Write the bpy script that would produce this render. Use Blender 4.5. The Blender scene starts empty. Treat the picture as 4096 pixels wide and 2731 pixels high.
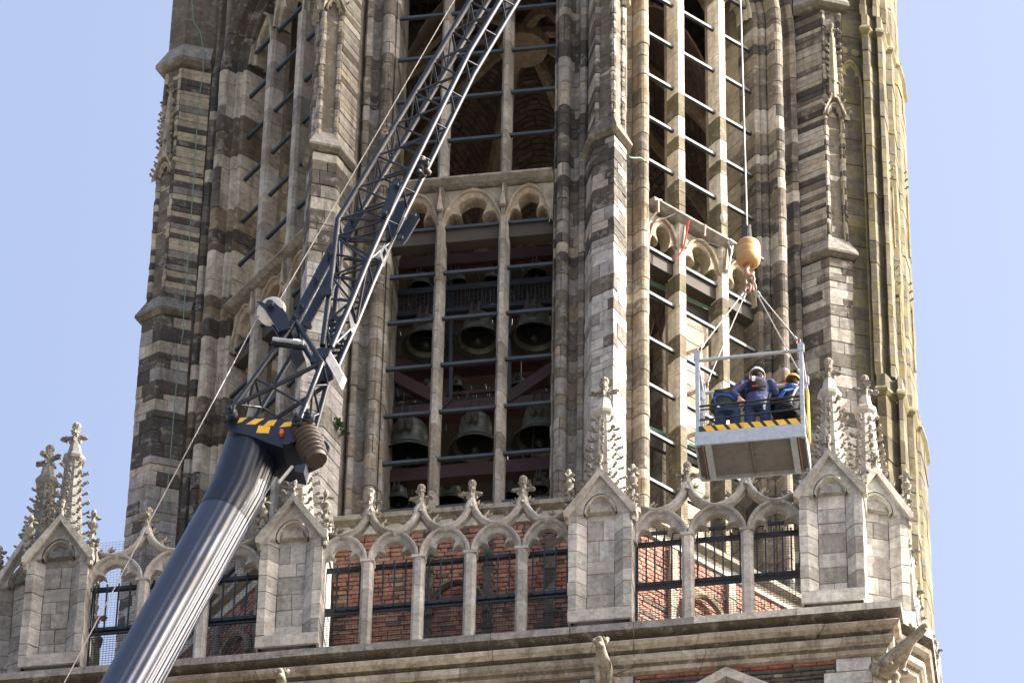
import bpy, math, random
from mathutils import Vector, Matrix, noise

# ------------------------------------------------------------------ camera, sky, sun, exposure
SC = bpy.context.scene
CAM_POS = Vector((10.71713, -70.70083, 1.6))
CR = Vector((0.9905082772, 0.1366664288, 0.0146846844))
CU = Vector((0.0859282008, -0.6990530081, 0.7098881857))
CF = Vector((-0.1072832560, 0.7018882954, 0.7041612910))
CFPX = 24397.73
cam = bpy.data.cameras.new('camera'); camo = bpy.data.objects.new('camera', cam)
SC.collection.objects.link(camo); SC.camera = camo
cam.sensor_width = 36.0; cam.lens = 214.4332; cam.clip_start = 0.5; cam.clip_end = 6000
camo.matrix_world = Matrix(((CR.x, CU.x, -CF.x, CAM_POS.x), (CR.y, CU.y, -CF.y, CAM_POS.y), (CR.z, CU.z, -CF.z, CAM_POS.z), (0, 0, 0, 1)))
SUN_EL = math.radians(37); SUN_AZ = math.radians(86)          # azimuth from +Y clockwise: from the right, a little behind the front
W = bpy.data.worlds.new('World'); SC.world = W; W.use_nodes = True
wn = W.node_tree; wn.nodes.clear()
sky = wn.nodes.new('ShaderNodeTexSky'); sky.sky_type = 'NISHITA'; sky.sun_disc = False
sky.sun_elevation = SUN_EL; sky.sun_rotation = SUN_AZ
sky.air_density = .85; sky.dust_density = 8.0; sky.ozone_density = 0.5; sky.altitude = 60
bg = wn.nodes.new('ShaderNodeBackground'); bg.inputs['Strength'].default_value = 0.15
wo = wn.nodes.new('ShaderNodeOutputWorld')
wn.links.new(sky.outputs[0], bg.inputs[0]); wn.links.new(bg.outputs[0], wo.inputs[0])
sl = bpy.data.lights.new('sun', 'SUN'); sl.energy = 5.0; sl.angle = math.radians(0.53); sl.color = (1.0, 0.95, 0.87)
so = bpy.data.objects.new('sun', sl); SC.collection.objects.link(so)
SDIR = Vector((math.cos(SUN_EL) * math.sin(SUN_AZ), math.cos(SUN_EL) * math.cos(SUN_AZ), math.sin(SUN_EL)))
so.rotation_euler = SDIR.to_track_quat('Z', 'Y').to_euler(); so.location = (40, 0, 120)
VS = SC.view_settings
VS.view_transform = 'Standard'; VS.look = 'None'; VS.gamma = 1.0; VS.use_curve_mapping = False; VS.exposure = 1.52
SC.cycles.max_bounces = 6; SC.cycles.diffuse_bounces = 4; SC.cycles.glossy_bounces = 3

# ------------------------------------------------------------------ helpers
COL = SC.collection
R = random.Random(7)
def link(o): COL.objects.link(o); return o
def tag(o, label=None, cat=None, group=None, kind=None):
    if label: o['label'] = label
    if cat: o['category'] = cat
    if group: o['group'] = group
    if kind: o['kind'] = kind
    return o
def thing(name, label, cat, loc=(0, 0, 0), group=None, rz=0):
    o = bpy.data.objects.new(name, None); o.empty_display_size = 0.3
    o.location = loc; o.rotation_euler = (0, 0, rz); link(o)
    return tag(o, label, cat, group)
def copy_tree(o, parent=None):
    c = o.copy(); link(c); c.parent = parent
    for ch in o.children: copy_tree(ch, c)
    return c
def origin(p):
    v = Vector((0, 0, 0))
    while p is not None: v = v + p.location; p = p.parent
    return v
class MB:
    """collects faces; build() links them as one mesh object"""
    def __init__(s): s.v = []; s.f = []; s.c = []; s.sm = False
    def add(s, vs, fs, col=None):
        b = len(s.v); s.v += [tuple(v) for v in vs]; s.f += [tuple(i + b for i in f) for f in fs]
        s.c += [col or (1, 1, 1)] * len(fs)
    def box(s, a, b, col=None):
        (x0, y0, z0), (x1, y1, z1) = a, b
        s.add([(x0, y0, z0), (x1, y0, z0), (x1, y1, z0), (x0, y1, z0), (x0, y0, z1), (x1, y0, z1), (x1, y1, z1), (x0, y1, z1)],
              [(0, 3, 2, 1), (4, 5, 6, 7), (0, 1, 5, 4), (1, 2, 6, 5), (2, 3, 7, 6), (3, 0, 4, 7)], col)
    def prism(s, poly, d, col=None):
        """poly: list of Vectors (planar), d: extrusion vector"""
        n = len(poly); d = Vector(d)
        vs = [Vector(p) for p in poly] + [Vector(p) + d for p in poly]
        s.add(vs, [tuple(range(n - 1, -1, -1)), tuple(range(n, 2 * n))] + [(i, (i + 1) % n, n + (i + 1) % n, n + i) for i in range(n)], col)
    def tube(s, pts, r, n=8, cap=True, col=None, rot=0.0, flat=1.0, up=None):
        pts = [Vector(p) for p in pts]; k = len(pts)
        rs = r if isinstance(r, (list, tuple)) else [r] * k
        vs = []; u = None
        for i, p in enumerate(pts):
            t = (pts[min(i + 1, k - 1)] - pts[max(i - 1, 0)]).normalized()
            if u is None:
                u = Vector(up) if up else (Vector((0, 0, 1)) if abs(t.z) < .9 else Vector((0, 1, 0)))
            u = (u - t * u.dot(t)).normalized(); w = t.cross(u)
            for j in range(n):
                a = rot + 2 * math.pi * j / n
                vs.append(p + (u * math.cos(a) * flat + w * math.sin(a)) * rs[i])
        fs = [(i * n + j, i * n + (j + 1) % n, (i + 1) * n + (j + 1) % n, (i + 1) * n + j) for i in range(k - 1) for j in range(n)]
        if cap: fs += [tuple(range(n - 1, -1, -1)), tuple(range((k - 1) * n, k * n))]
        s.add(vs, fs, col)
    def bar(s, a, b, w, h, up=(0, 0, 1), col=None):
        a = Vector(a); b = Vector(b); t = (b - a).normalized(); up = Vector(up)
        u = (up - t * up.dot(t)).normalized(); v = t.cross(u)
        poly = [a + u * (sx * h / 2) + v * (sy * w / 2) for sx, sy in ((1, 1), (1, -1), (-1, -1), (-1, 1))]
        s.prism(poly, b - a, col)
    def lathe(s, prof, c, axis=(0, 0, 1), n=24, col=None, cap=True):
        c = Vector(c); ax = Vector(axis).normalized()
        u = ax.orthogonal().normalized(); w = ax.cross(u); k = len(prof)
        vs = [c + ax * h + (u * math.cos(2 * math.pi * j / n) + w * math.sin(2 * math.pi * j / n)) * r for r, h in prof for j in range(n)]
        fs = [(i * n + j, i * n + (j + 1) % n, (i + 1) * n + (j + 1) % n, (i + 1) * n + j) for i in range(k - 1) for j in range(n)]
        if cap: fs += [tuple(range(n - 1, -1, -1)), tuple(range((k - 1) * n, k * n))]
        s.add(vs, fs, col)
    def lump(s, c, r, seed=0, amp=0.18, n=8, m=6, freq=2.2, rot=None, col=None):
        c = Vector(c); r = Vector(r) if not isinstance(r, (int, float)) else Vector((r, r, r)); vs = []
        off = Vector((seed * 3.7, seed * 1.3, seed * 7.1))
        for i in range(m + 1):
            th = math.pi * i / m
            for j in range(n):
                ph = 2 * math.pi * j / n
                d = Vector((math.sin(th) * math.cos(ph), math.sin(th) * math.sin(ph), math.cos(th)))
                k = 1 + amp * noise.noise(d * freq + off) * 1.6
                p = Vector((d.x * r.x, d.y * r.y, d.z * r.z)) * k
                if rot: p = rot @ p
                vs.append(c + p)
        fs = [(i * n + j, i * n + (j + 1) % n, (i + 1) * n + (j + 1) % n, (i + 1) * n + j) for i in range(m) for j in range(n)]
        s.add(vs, fs, col)
    def grid(s, rows, col=None, close=False):
        k = len(rows); n = len(rows[0]); vs = [p for r in rows for p in r]
        fs = [(i * n + j, i * n + (j + 1) % n, (i + 1) * n + (j + 1) % n, (i + 1) * n + j) for i in range(k - 1) for j in range(n if close else n - 1)]
        s.add(vs, fs, col)
    def mesh(s, name, mat, org=(0, 0, 0), smooth=None):
        me = bpy.data.meshes.new(name); o = Vector(org)
        me.from_pydata([tuple(Vector(v) - o) for v in s.v], [], s.f)
        at = me.attributes.new('Col', 'FLOAT_COLOR', 'FACE')
        buf = []
        for c in s.c: buf += [c[0], c[1], c[2], 1.0]
        at.data.foreach_set('color', buf)
        if smooth is not None or s.sm:
            me.shade_smooth()
            try: me.set_sharp_from_angle(angle=math.radians(smooth or 40))
            except Exception: pass
        me.materials.append(mat)
        return me
    def build(s, name, mat, parent=None, smooth=None, label=None, kind=None):
        me = s.mesh(name, mat, origin(parent) if parent else (0, 0, 0), smooth)
        o = bpy.data.objects.new(name, me); link(o); o.parent = parent
        return tag(o, label, kind=kind)
def inst(name, me, parent, mat4):
    o = bpy.data.objects.new(name, me); link(o); o.parent = parent
    o.matrix_basis = mat4 if parent is None else Matrix.Translation(-origin(parent)) @ mat4
    return o
def part_empty(name, parent):
    o = bpy.data.objects.new(name, None); link(o); o.parent = parent; return o
def at(px, py, D):
    """the point of the upright plane y = -D seen at pixel px, py of the 4096 wide photograph"""
    r = CF + CR * ((px - 2048) / CFPX) - CU * ((py - 1365.5) / CFPX)
    return CAM_POS + r * ((-D - CAM_POS.y) / r.y)
def face(az):
    """local frame of an octagon face: F(t, D, z)"""
    a = math.radians(az); n = Vector((math.sin(a), -math.cos(a), 0)); t = Vector((math.cos(a), math.sin(a), 0))
    return lambda u, D, z: n * D + t * u + Vector((0, 0, z))

# ------------------------------------------------------------------ materials
def new_mat(name):
    m = bpy.data.materials.new(name); m.use_nodes = True; nt = m.node_tree; nt.nodes.clear()
    out = nt.nodes.new('ShaderNodeOutputMaterial'); b = nt.nodes.new('ShaderNodeBsdfPrincipled')
    nt.links.new(b.outputs[0], out.inputs[0]); return m, nt, b
def N(nt, t, **k):
    n = nt.nodes.new('ShaderNode' + t)
    for a, v in k.items(): setattr(n, a, v)
    return n
def noise_node(nt, vec, scale, detail=5, rough=0.6):
    n = N(nt, 'TexNoise'); n.inputs['Scale'].default_value = scale; n.inputs['Detail'].default_value = detail
    n.inputs['Roughness'].default_value = rough; nt.links.new(vec, n.inputs['Vector']); return n.outputs['Fac']
def ramp(nt, fac, p0, p1, c0=(0, 0, 0, 1), c1=(1, 1, 1, 1)):
    r = N(nt, 'ValToRGB'); r.color_ramp.elements[0].position = p0; r.color_ramp.elements[1].position = p1
    r.color_ramp.elements[0].color = c0; r.color_ramp.elements[1].color = c1
    nt.links.new(fac, r.inputs[0]); return r.outputs[0]
def mixc(nt, blend, fac, a, b):
    m = N(nt, 'MixRGB', blend_type=blend)
    for sock, v in ((0, fac), (1, a), (2, b)):
        if isinstance(v, (int, float)): m.inputs[sock].default_value = v
        elif isinstance(v, tuple): m.inputs[sock].default_value = (*v, 1) if len(v) == 3 else v
        else: nt.links.new(v, m.inputs[sock])
    return m.outputs[0]
def stone_mat(name, grime=0.55, spots=0.35, bump=0.5, lichen=0.0, tint=(1, 1, 1), fscale=1.0):
    m, nt, b = new_mat(name)
    geo = N(nt, 'NewGeometry').outputs['Position']
    info = N(nt, 'ObjectInfo').outputs['Random']
    att = N(nt, 'Attribute'); att.attribute_name = 'Col'
    mp = N(nt, 'Mapping'); mp.inputs['Scale'].default_value = (1.0, 1.0, 0.10); nt.links.new(geo, mp.inputs['Vector'])
    base = mixc(nt, 'MULTIPLY', 1.0, att.outputs['Color'], tuple(1.05 * q for q in tint))
    big = noise_node(nt, geo, 2.3 * fscale, 6, .65)
    base = mixc(nt, 'MULTIPLY', 1.0, base, ramp(nt, big, .25, .75, (.62, .60, .57, 1), (1.3, 1.3, 1.3, 1)))
    mid = noise_node(nt, geo, 11 * fscale, 8, .7)
    base = mixc(nt, 'MULTIPLY', 1.0, base, ramp(nt, mid, .3, .7, (.66, .64, .62, 1), (1.28, 1.28, 1.27, 1)))
    streak = noise_node(nt, mp.outputs[0], 5.5 * fscale, 7, .72)
    base = mixc(nt, 'MIX', mixc(nt, 'MULTIPLY', 1.0, ramp(nt, streak, .49, .66), (grime,) * 3), base, (.042, .038, .033))
    bl = noise_node(nt, geo, 4.6 * fscale, 9, .74)
    base = mixc(nt, 'MIX', mixc(nt, 'MULTIPLY', 1.0, ramp(nt, bl, .555, .60), (spots * 1.2,) * 3), base, (.50, .48, .43))
    base = mixc(nt, 'MIX', mixc(nt, 'MULTIPLY', 1.0, ramp(nt, bl, .43, .34), (grime * .5,) * 3), base, (.055, .05, .044))
    sp = noise_node(nt, geo, 23 * fscale, 5, .65)
    base = mixc(nt, 'MIX', mixc(nt, 'MULTIPLY', 1.0, ramp(nt, sp, .60, .70), (spots,) * 3), base, (.46, .44, .39))
    if lichen:
        ln = noise_node(nt, geo, 3.4, 7, .7)
        base = mixc(nt, 'MIX', mixc(nt, 'MULTIPLY', 1.0, ramp(nt, ln, .50, .66), (lichen,) * 3), base, (.27, .21, .045))
        ln2 = noise_node(nt, geo, 1.7, 6, .7)
        base = mixc(nt, 'MIX', mixc(nt, 'MULTIPLY', 1.0, ramp(nt, ln2, .45, .65), (lichen * .8,) * 3), base, (.10, .095, .035))
    nt.links.new(base, b.inputs['Base Color'])
    b.inputs['Roughness'].default_value = .9; b.inputs['Specular IOR Level'].default_value = .2
    h1 = noise_node(nt, geo, 16 * fscale, 8, .7); h2 = noise_node(nt, geo, 55 * fscale, 4, .6)
    hm = mixc(nt, 'MIX', .35, h1, h2)
    bp = N(nt, 'Bump'); bp.inputs['Strength'].default_value = bump; bp.inputs['Distance'].default_value = .035
    nt.links.new(hm, bp.inputs['Height']); nt.links.new(bp.outputs[0], b.inputs['Normal'])
    return m
def paint_mat(name, col, rough=.35, metal=0.0, wear=.3, wearcol=(.25, .22, .2), coat=0.0, scale=9, spec=.5, bump=0.05):
    m, nt, b = new_mat(name)
    geo = N(nt, 'NewGeometry').outputs['Position']
    n1 = noise_node(nt, geo, scale, 6, .65); n2 = noise_node(nt, geo, scale * 4, 5, .7)
    c = mixc(nt, 'MULTIPLY', 1.0, col, ramp(nt, n1, .3, .7, (.78, .78, .78, 1), (1.15, 1.15, 1.15, 1)))
    c = mixc(nt, 'MIX', mixc(nt, 'MULTIPLY', 1.0, ramp(nt, n2, .62, .74), (wear,) * 3), c, wearcol)
    nt.links.new(c, b.inputs['Base Color']); b.inputs['Metallic'].default_value = metal
    r = N(nt, 'MapRange'); r.inputs[3].default_value = max(.03, rough - .1); r.inputs[4].default_value = min(1, rough + .15)
    nt.links.new(n1, r.inputs[0]); nt.links.new(r.outputs[0], b.inputs['Roughness'])
    b.inputs['Coat Weight'].default_value = coat; b.inputs['Specular IOR Level'].default_value = spec
    bp = N(nt, 'Bump'); bp.inputs['Strength'].default_value = bump; bp.inputs['Distance'].default_value = .02
    nt.links.new(n2, bp.inputs['Height']); nt.links.new(bp.outputs[0], b.inputs['Normal'])
    return m
STONE = stone_mat('weathered_stone')
PALE = stone_mat('pale_carved_stone', grime=.30, spots=.25, bump=.4)
CARVED = stone_mat('carved_finial_stone', grime=.5, spots=.3, bump=.75, fscale=1.6)
LICHEN = stone_mat('lichen_stone', grime=.5, spots=.08, bump=.45, lichen=.5)
BRICK = stone_mat('brick', grime=.45, spots=.12, bump=.6, fscale=1.7)
MORTAR = stone_mat('mortar', grime=.5, spots=.2, bump=.5)
NAVY = paint_mat('navy_crane_paint', (.004, .008, .020), .36, 0, .16, (.05, .046, .042), .05, spec=.55)
NAVYTUBE = paint_mat('navy_boom_paint', (.007, .013, .036), .36, 0, .12, (.05, .055, .06), .22, spec=1.0, bump=.03)
IRON = paint_mat('dark_iron', (.02, .026, .038), .45, 0, .25, (.07, .06, .055))
BARM = paint_mat('bar_verdigris', (.028, .038, .048), .5, 0, .55, (.16, .24, .24), scale=4)
BRONZE = paint_mat('bell_bronze', (.12, .135, .115), .4, .35, .4, (.13, .17, .145), scale=5)
REDWOOD = paint_mat('oxblood_steel', (.045, .016, .015), .6, 0, .35, (.14, .08, .07), scale=6)
COPPER = paint_mat('verdigris_copper', (.16, .33, .27), .7, 0, .4, (.08, .1, .08), scale=5)
WOOD = paint_mat('grey_timber', (.05, .044, .036), .8, 0, .4, (.14, .13, .11), scale=4)
GALV = paint_mat('galvanised_steel', (.42, .46, .50), .42, .35, .35, (.58, .60, .62), scale=14)
PLY = paint_mat('basket_floor_underside', (.15, .145, .135), .75, 0, .4, (.09, .075, .065), scale=6)
YELLOW = paint_mat('yellow_paint', (.75, .45, .03), .45, 0, .2, (.3, .2, .06))
BLACKP = paint_mat('black_paint', (.02, .02, .022), .5, 0, .2, (.1, .1, .1))
WHITEP = paint_mat('white_plastic', (.68, .67, .62), .45, 0, .25, (.4, .36, .3))
HOSE = paint_mat('brown_hose', (.060, .045, .036), .55, 0, .5, (.17, .13, .10), scale=14)
ROPE = paint_mat('wire_rope', (.42, .40, .37), .5, .3, .4, (.2, .19, .18), scale=30)
HOOKM = paint_mat('hook_block_paint', (.44, .25, .10), .55, 0, .9, (.17, .10, .065), scale=8, bump=.25)
RUST = paint_mat('rusty_hook', (.38, .22, .16), .55, .3, .4, (.2, .1, .06), scale=16)
ORANGE = paint_mat('orange_lamp', (.75, .12, .02), .3, 0, .1)
RED = paint_mat('red_strap', (.62, .04, .04), .7, 0, .15)
GREENCAB = paint_mat('green_cable', (.13, .24, .17), .6, 0, .4, (.12, .2, .15), scale=12)
LEAF = paint_mat('leaf', (.05, .10, .025), .6, 0, .4, (.12, .16, .05), scale=30)
def cloth_mat(name, col): return paint_mat(name, col, .85, 0, .12, tuple(c * 1.6 for c in col), scale=18, spec=.2, bump=.25)
DKGREEN = cloth_mat('dark_green_fleece', (.035, .045, .028)); NAVYJ = cloth_mat('navy_jacket', (.055, .065, .15)); BLACKJ = cloth_mat('black_fabric', (.012, .013, .017))
JEANS = cloth_mat('denim', (.035, .06, .13)); SKIN = paint_mat('skin', (.55, .30, .21), .55, 0, .1, (.5, .25, .18)); BLUEH = cloth_mat('blue_webbing', (.03, .10, .36)); BELLIN = paint_mat('bell_inside_shade', (.022, .026, .022), .7, .1, .3, (.05, .06, .05));  # BELLIN puts the shade inside the bell mouths into a darker colour
HELMW = paint_mat('white_helmet', (.78, .78, .76), .3, 0, .05); HELMY = paint_mat('orange_helmet', (.85, .36, .02), .3, 0, .05)
HAIR = cloth_mat('dark_hair', (.03, .022, .016))

CREAM = (.50, .44, .32); PALEC = (.54, .51, .44); GREY = (.33, .32, .30); WGREY = (.50, .50, .50); BROWN = (.155, .13, .098)
DBROWN = (.075, .064, .052); DARK = (.036, .034, .034); OCHRE = (.36, .25, .13); TAN = (.30, .245, .17); OLIVE = (.16, .14, .08)
def vary(c, a=.12, r=R):
    k = 1 + r.uniform(-a, a); return tuple(max(.01, x * k * (1 + r.uniform(-.03, .03))) for x in c)
def soften(c, k=.15, d=.32):
    g = (c[0] + c[1] + c[2]) / 3
    return tuple((x + (g - x) * d) * (1 - k) + m * k for x, m in zip(c, (.275, .26, .235)))
def pick(opts, r=R):
    s = sum(w for w, _ in opts); x = r.uniform(0, s)
    for w, c in opts:
        x -= w
        if x <= 0: return soften(vary(c, .14, r))
    return soften(vary(opts[-1][1], .14, r))

# ------------------------------------------------------------------ masonry
class Masonry:
    """stones of one part: the largest become objects of their own, the rest one joined part"""
    def __init__(s, parent, name, rest, mat, limit=300): s.p = parent; s.n = name; s.rest = rest; s.m = mat; s.lim = limit; s.items = []
    def shell(s, A, B, Nin, col, depth=.06, c=.008, j=.004, proud=None, jit=.003, parent=None, weight=1.0):
        """A, B: start and end front polylines; Nin: inward unit normals"""
        pr = R.uniform(-.006, .008) if proud is None else proud
        n = len(A); cols = []
        A = [Vector(p) for p in A]; B = [Vector(p) for p in B]
        def inset(P):
            P = list(P)
            if n > 1:
                d = (P[1] - P[0]); L = d.length
                if L > 1e-6: P[0] = P[0] + d * min(.4, j / L)
                d = (P[-2] - P[-1]); L = d.length
                if L > 1e-6: P[-1] = P[-1] + d * min(.4, j / L)
            return P
        A = inset(A); B = inset(B)
        for i in range(n):
            d = (B[i] - A[i]); L = d.length; d = d / L if L else d
            ni = Nin[i]; a = A[i] - ni * pr; b = B[i] - ni * pr
            jv = lambda: Vector((R.uniform(-jit, jit), R.uniform(-jit, jit), R.uniform(-jit, jit)))
            cols.append([a + ni * depth + d * j, a + d * j + ni * c, a + d * (j + c) + jv(), b - d * (j + c) + jv(), b - d * j + ni * c, b + ni * depth - d * j])
        first = [p + Nin[0] * (depth if k in (2, 3) else (depth - c if k in (1, 4) else 0)) for k, p in enumerate(cols[0])]
        last = [p + Nin[-1] * (depth if k in (2, 3) else (depth - c if k in (1, 4) else 0)) for k, p in enumerate(cols[-1])]
        cols = [first] + cols + [last]; m = len(cols)
        vs = [p for cc in cols for p in cc]
        fs = [(i * 6 + k, (i + 1) * 6 + k, (i + 1) * 6 + k + 1, i * 6 + k + 1) for i in range(m - 1) for k in range(5)]
        ar = sum((A[i + 1] - A[i]).length for i in range(n - 1)) * (B[0] - A[0]).length * weight
        s.items.append((ar, vs, fs, col, parent or s.p))
    def solid(s, vs, fs, col, area, parent=None): s.items.append((area, vs, fs, col, parent or s.p))
    def flush(s, smooth=None):
        s.items.sort(key=lambda q: -q[0])
        for a, vs, fs, col, par in s.items[:s.lim]:
            mb = MB(); mb.add(vs, fs, col); mb.build(s.n, s.m, par, smooth)
        rest = s.items[s.lim:]
        if rest:
            mb = MB()
            for a, vs, fs, col, par in rest: mb.add(vs, fs, col)
            mb.build(s.rest, s.m, s.p, smooth, kind='stuff')
def courses(z0, z1, lo, hi, r=R):
    z = z0; out = []
    while z < z1 - lo * .5:
        h = r.uniform(lo, hi)
        if z + h > z1 - lo * .5: h = z1 - z
        out.append((z, z + h)); z += h
    return out
def inward(poly):
    """inward normals of an open 2-D polyline running left to right seen from outside; returns list of 2-D vectors"""
    out = []
    for i in range(len(poly)):
        a = Vector(poly[max(0, i - 1)]); b = Vector(poly[min(len(poly) - 1, i + 1)])
        if i and i < len(poly) - 1:
            d1 = (Vector(poly[i]) - a); d2 = (b - Vector(poly[i]))
            d1 = d1.normalized() if d1.length else d1; d2 = d2.normalized() if d2.length else d2; d = d1 + d2
        else: d = b - a
        d = d.normalized() if d.length else Vector((1, 0))
        out.append(Vector((-d.y, d.x)))
    return out
# ------------------------------------------------------------------ ground
mb = MB(); mb.grid([[(-3000, -3000, 0), (3000, -3000, 0)], [(-3000, 3000, 0), (3000, 3000, 0)]], (.20, .18, .16))
tag(mb.build('town_square', MORTAR), 'paved square far below the tower', kind='structure')

# ------------------------------------------------------------------ octagonal lantern
ZT = 75.18927                       # saddle bar level 0; the bars sit 1 m apart
ZS, ZL = 63.55, 71.08               # window sill, transom ledge
HALF = {0: 1.285, 1: 1.11}          # half window width: front faces, diagonal faces
DG = {0: 4.944, 1: 4.82}            # glass plane
AZS = [-45, 0, 45, 90, 135, 180, 225, 270]
def typ(az): return 0 if az % 90 == 0 else 1
def V2(az, t, D):
    a = math.radians(az); return (math.sin(a) * D + math.cos(a) * t, -math.cos(a) * D + math.sin(a) * t)
def jamb_profile(az, side):
    """plan of the moulded jamb, from the window edge outward; returns world xy list"""
    h = HALF[typ(az)]; g = DG[typ(az)]
    def arc(cx, cy, r, a0, a1, n): return [(cx + r * math.cos(math.radians(a0 + (a1 - a0) * i / n)), cy + r * math.sin(math.radians(a0 + (a1 - a0) * i / n))) for i in range(n + 1)]
    if typ(az) == 0:
        p = [(0, -.35), (0, .03), (.03, .07), (.055, .05)] + arc(.16, .10, .10, 190, -10, 8) + [(.265, .03)] + arc(.335, .10, .075, 200, 340, 5) + [(.42, .14), (.50, .16), (.53, .13), (.535, .05)]
    else:
        p = [(0, -.3), (0, .10), (.04, .14), (.09, .12), (.12, .19), (.17, .20), (.19, .16)] + arc(.29, .33, .10, 195, -10, 8) + [(.40, .20)] + arc(.50, .25, .085, 200, 340, 5) + [(.60, .31), (.66, .36), (.70, .34), (.75, .25)]
    return [V2(az, side * (h + u), g + v) for u, v in p]
NOSE = {-112.5: 6.25, -67.5: 6.27, -22.5: 6.32, 22.5: 6.07, 67.5: 6.22, 112.5: 6.22, 157.5: 6.2, 202.5: 6.2}
def buttress_profile(va, up):
    """pentagon nose seen from outside, left to right; up: panelled upper stage set back a little"""
    r = NOSE[va] - (.05 if up else 0); w = .27 - (.02 if up else 0); a = math.radians(va)
    rr = Vector((math.sin(a), -math.cos(a))); tt = Vector((math.cos(a), math.sin(a)))
    P = lambda t, q: tuple(rr * q + tt * t)
    return [P(-w, r - w - .50), P(-w, r - w), P(0, r), P(w, r - w), P(w, r - w - .50)]
tower = thing('octagonal_tower', 'weathered Gothic octagonal bell tower of banded stone with tall open windows', 'tower', (0, 0, 60))
MJ = Masonry(tower, 'jamb_stone', 'jamb_stones', STONE, 300)
MBt = Masonry(tower, 'buttress_stone', 'buttress_stones', STONE, 300)
MM = Masonry(tower, 'mullion_stone', 'mullion_stones', PALE, 300)
MI = Masonry(tower, 'ashlar_block', 'inner_ashlar', PALE, 0)
MK = Masonry(tower, 'brick', 'bricks', BRICK, 300)

# solid pier cores behind the facing
def off2(poly, d):
    return [tuple(Vector(p) + n * d) for p, n in zip(poly, inward(poly))]
mc = MB()
for i in range(8):
    az = AZS[i]; bz = AZS[(i + 1) % 8]; va = (az + 22.5) if az < 180 else az + 22.5 - 360
    va = min(NOSE, key=lambda k: abs(((k - va) + 180) % 360 - 180))
    a = list(reversed(jamb_profile(az, 1))); a = jamb_profile(az, 1)
    b = list(reversed(jamb_profile(bz, -1)))
    n = buttress_profile(va, True)
    outer = off2(a[2:] + n + b[:-2], .035)
    DI = 3.95; ha = HALF[typ(az)]; hb = HALF[typ(bz)]
    k = math.radians(22.5)
    inner = [V2(bz, -hb - .07, DI + .05), V2((az + 22.5), 0, (DI + .05) / math.cos(k)), V2(az, ha + .07, DI + .05)]
    poly = [Vector((x, y, 60)) for x, y in outer + inner]
    mc.prism(poly, (0, 0, 21.0), (.17, .15, .12))
core = mc.build('pier_core', MORTAR, tower)

# colours by height for each buttress
def c_low(va, z):
    if va == 22.5: return pick([(7, (.60, .60, .60)), (1, GREY), (1, OCHRE if z < 66 else BROWN)]) if z < 69.0 else pick([(3, DARK), (3, GREY), (2, DBROWN), (2.4, PALEC)])
    if va == -22.5: return pick([(6, (.60, .60, .61)), (1.5, GREY)]) if z < 68.7 else pick([(4, DBROWN), (3, BROWN), (3, GREY), (2, PALEC), (2, DARK)])
    if va == -67.5: return pick([(5, WGREY), (2, GREY), (1, DBROWN)]) if z < 67.0 else pick([(4, DBROWN), (3, DARK), (3, CREAM), (2, GREY), (2, PALEC)])
    return pick([(5, PALEC), (3, WGREY), (1, BROWN)]) if z < 67.4 else pick([(4, BROWN), (2, DBROWN), (3, PALEC), (2, GREY)])
def c_up(va, z):
    if va in (-67.5,): return pick([(6, (.62, .54, .34)), (4, DBROWN), (2, GREY)])
    if va == 67.5: return pick([(5, DARK), (5, CREAM), (3, BROWN), (2, PALEC)])
    if va == -22.5: return pick([(4, CREAM), (4, GREY), (2, PALEC), (2, BROWN)])
    return pick([(5, GREY), (3, DBROWN), (3, PALEC), (2, BROWN)])
def ring(poly, z): return [Vector((x, y, z)) for x, y in poly]
def n3(poly): return [Vector((v.x, v.y, 0)) for v in inward(poly)]
def lerp2(a, b, t): return (a[0] + (b[0] - a[0]) * t, a[1] + (b[1] - a[1]) * t)
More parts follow.
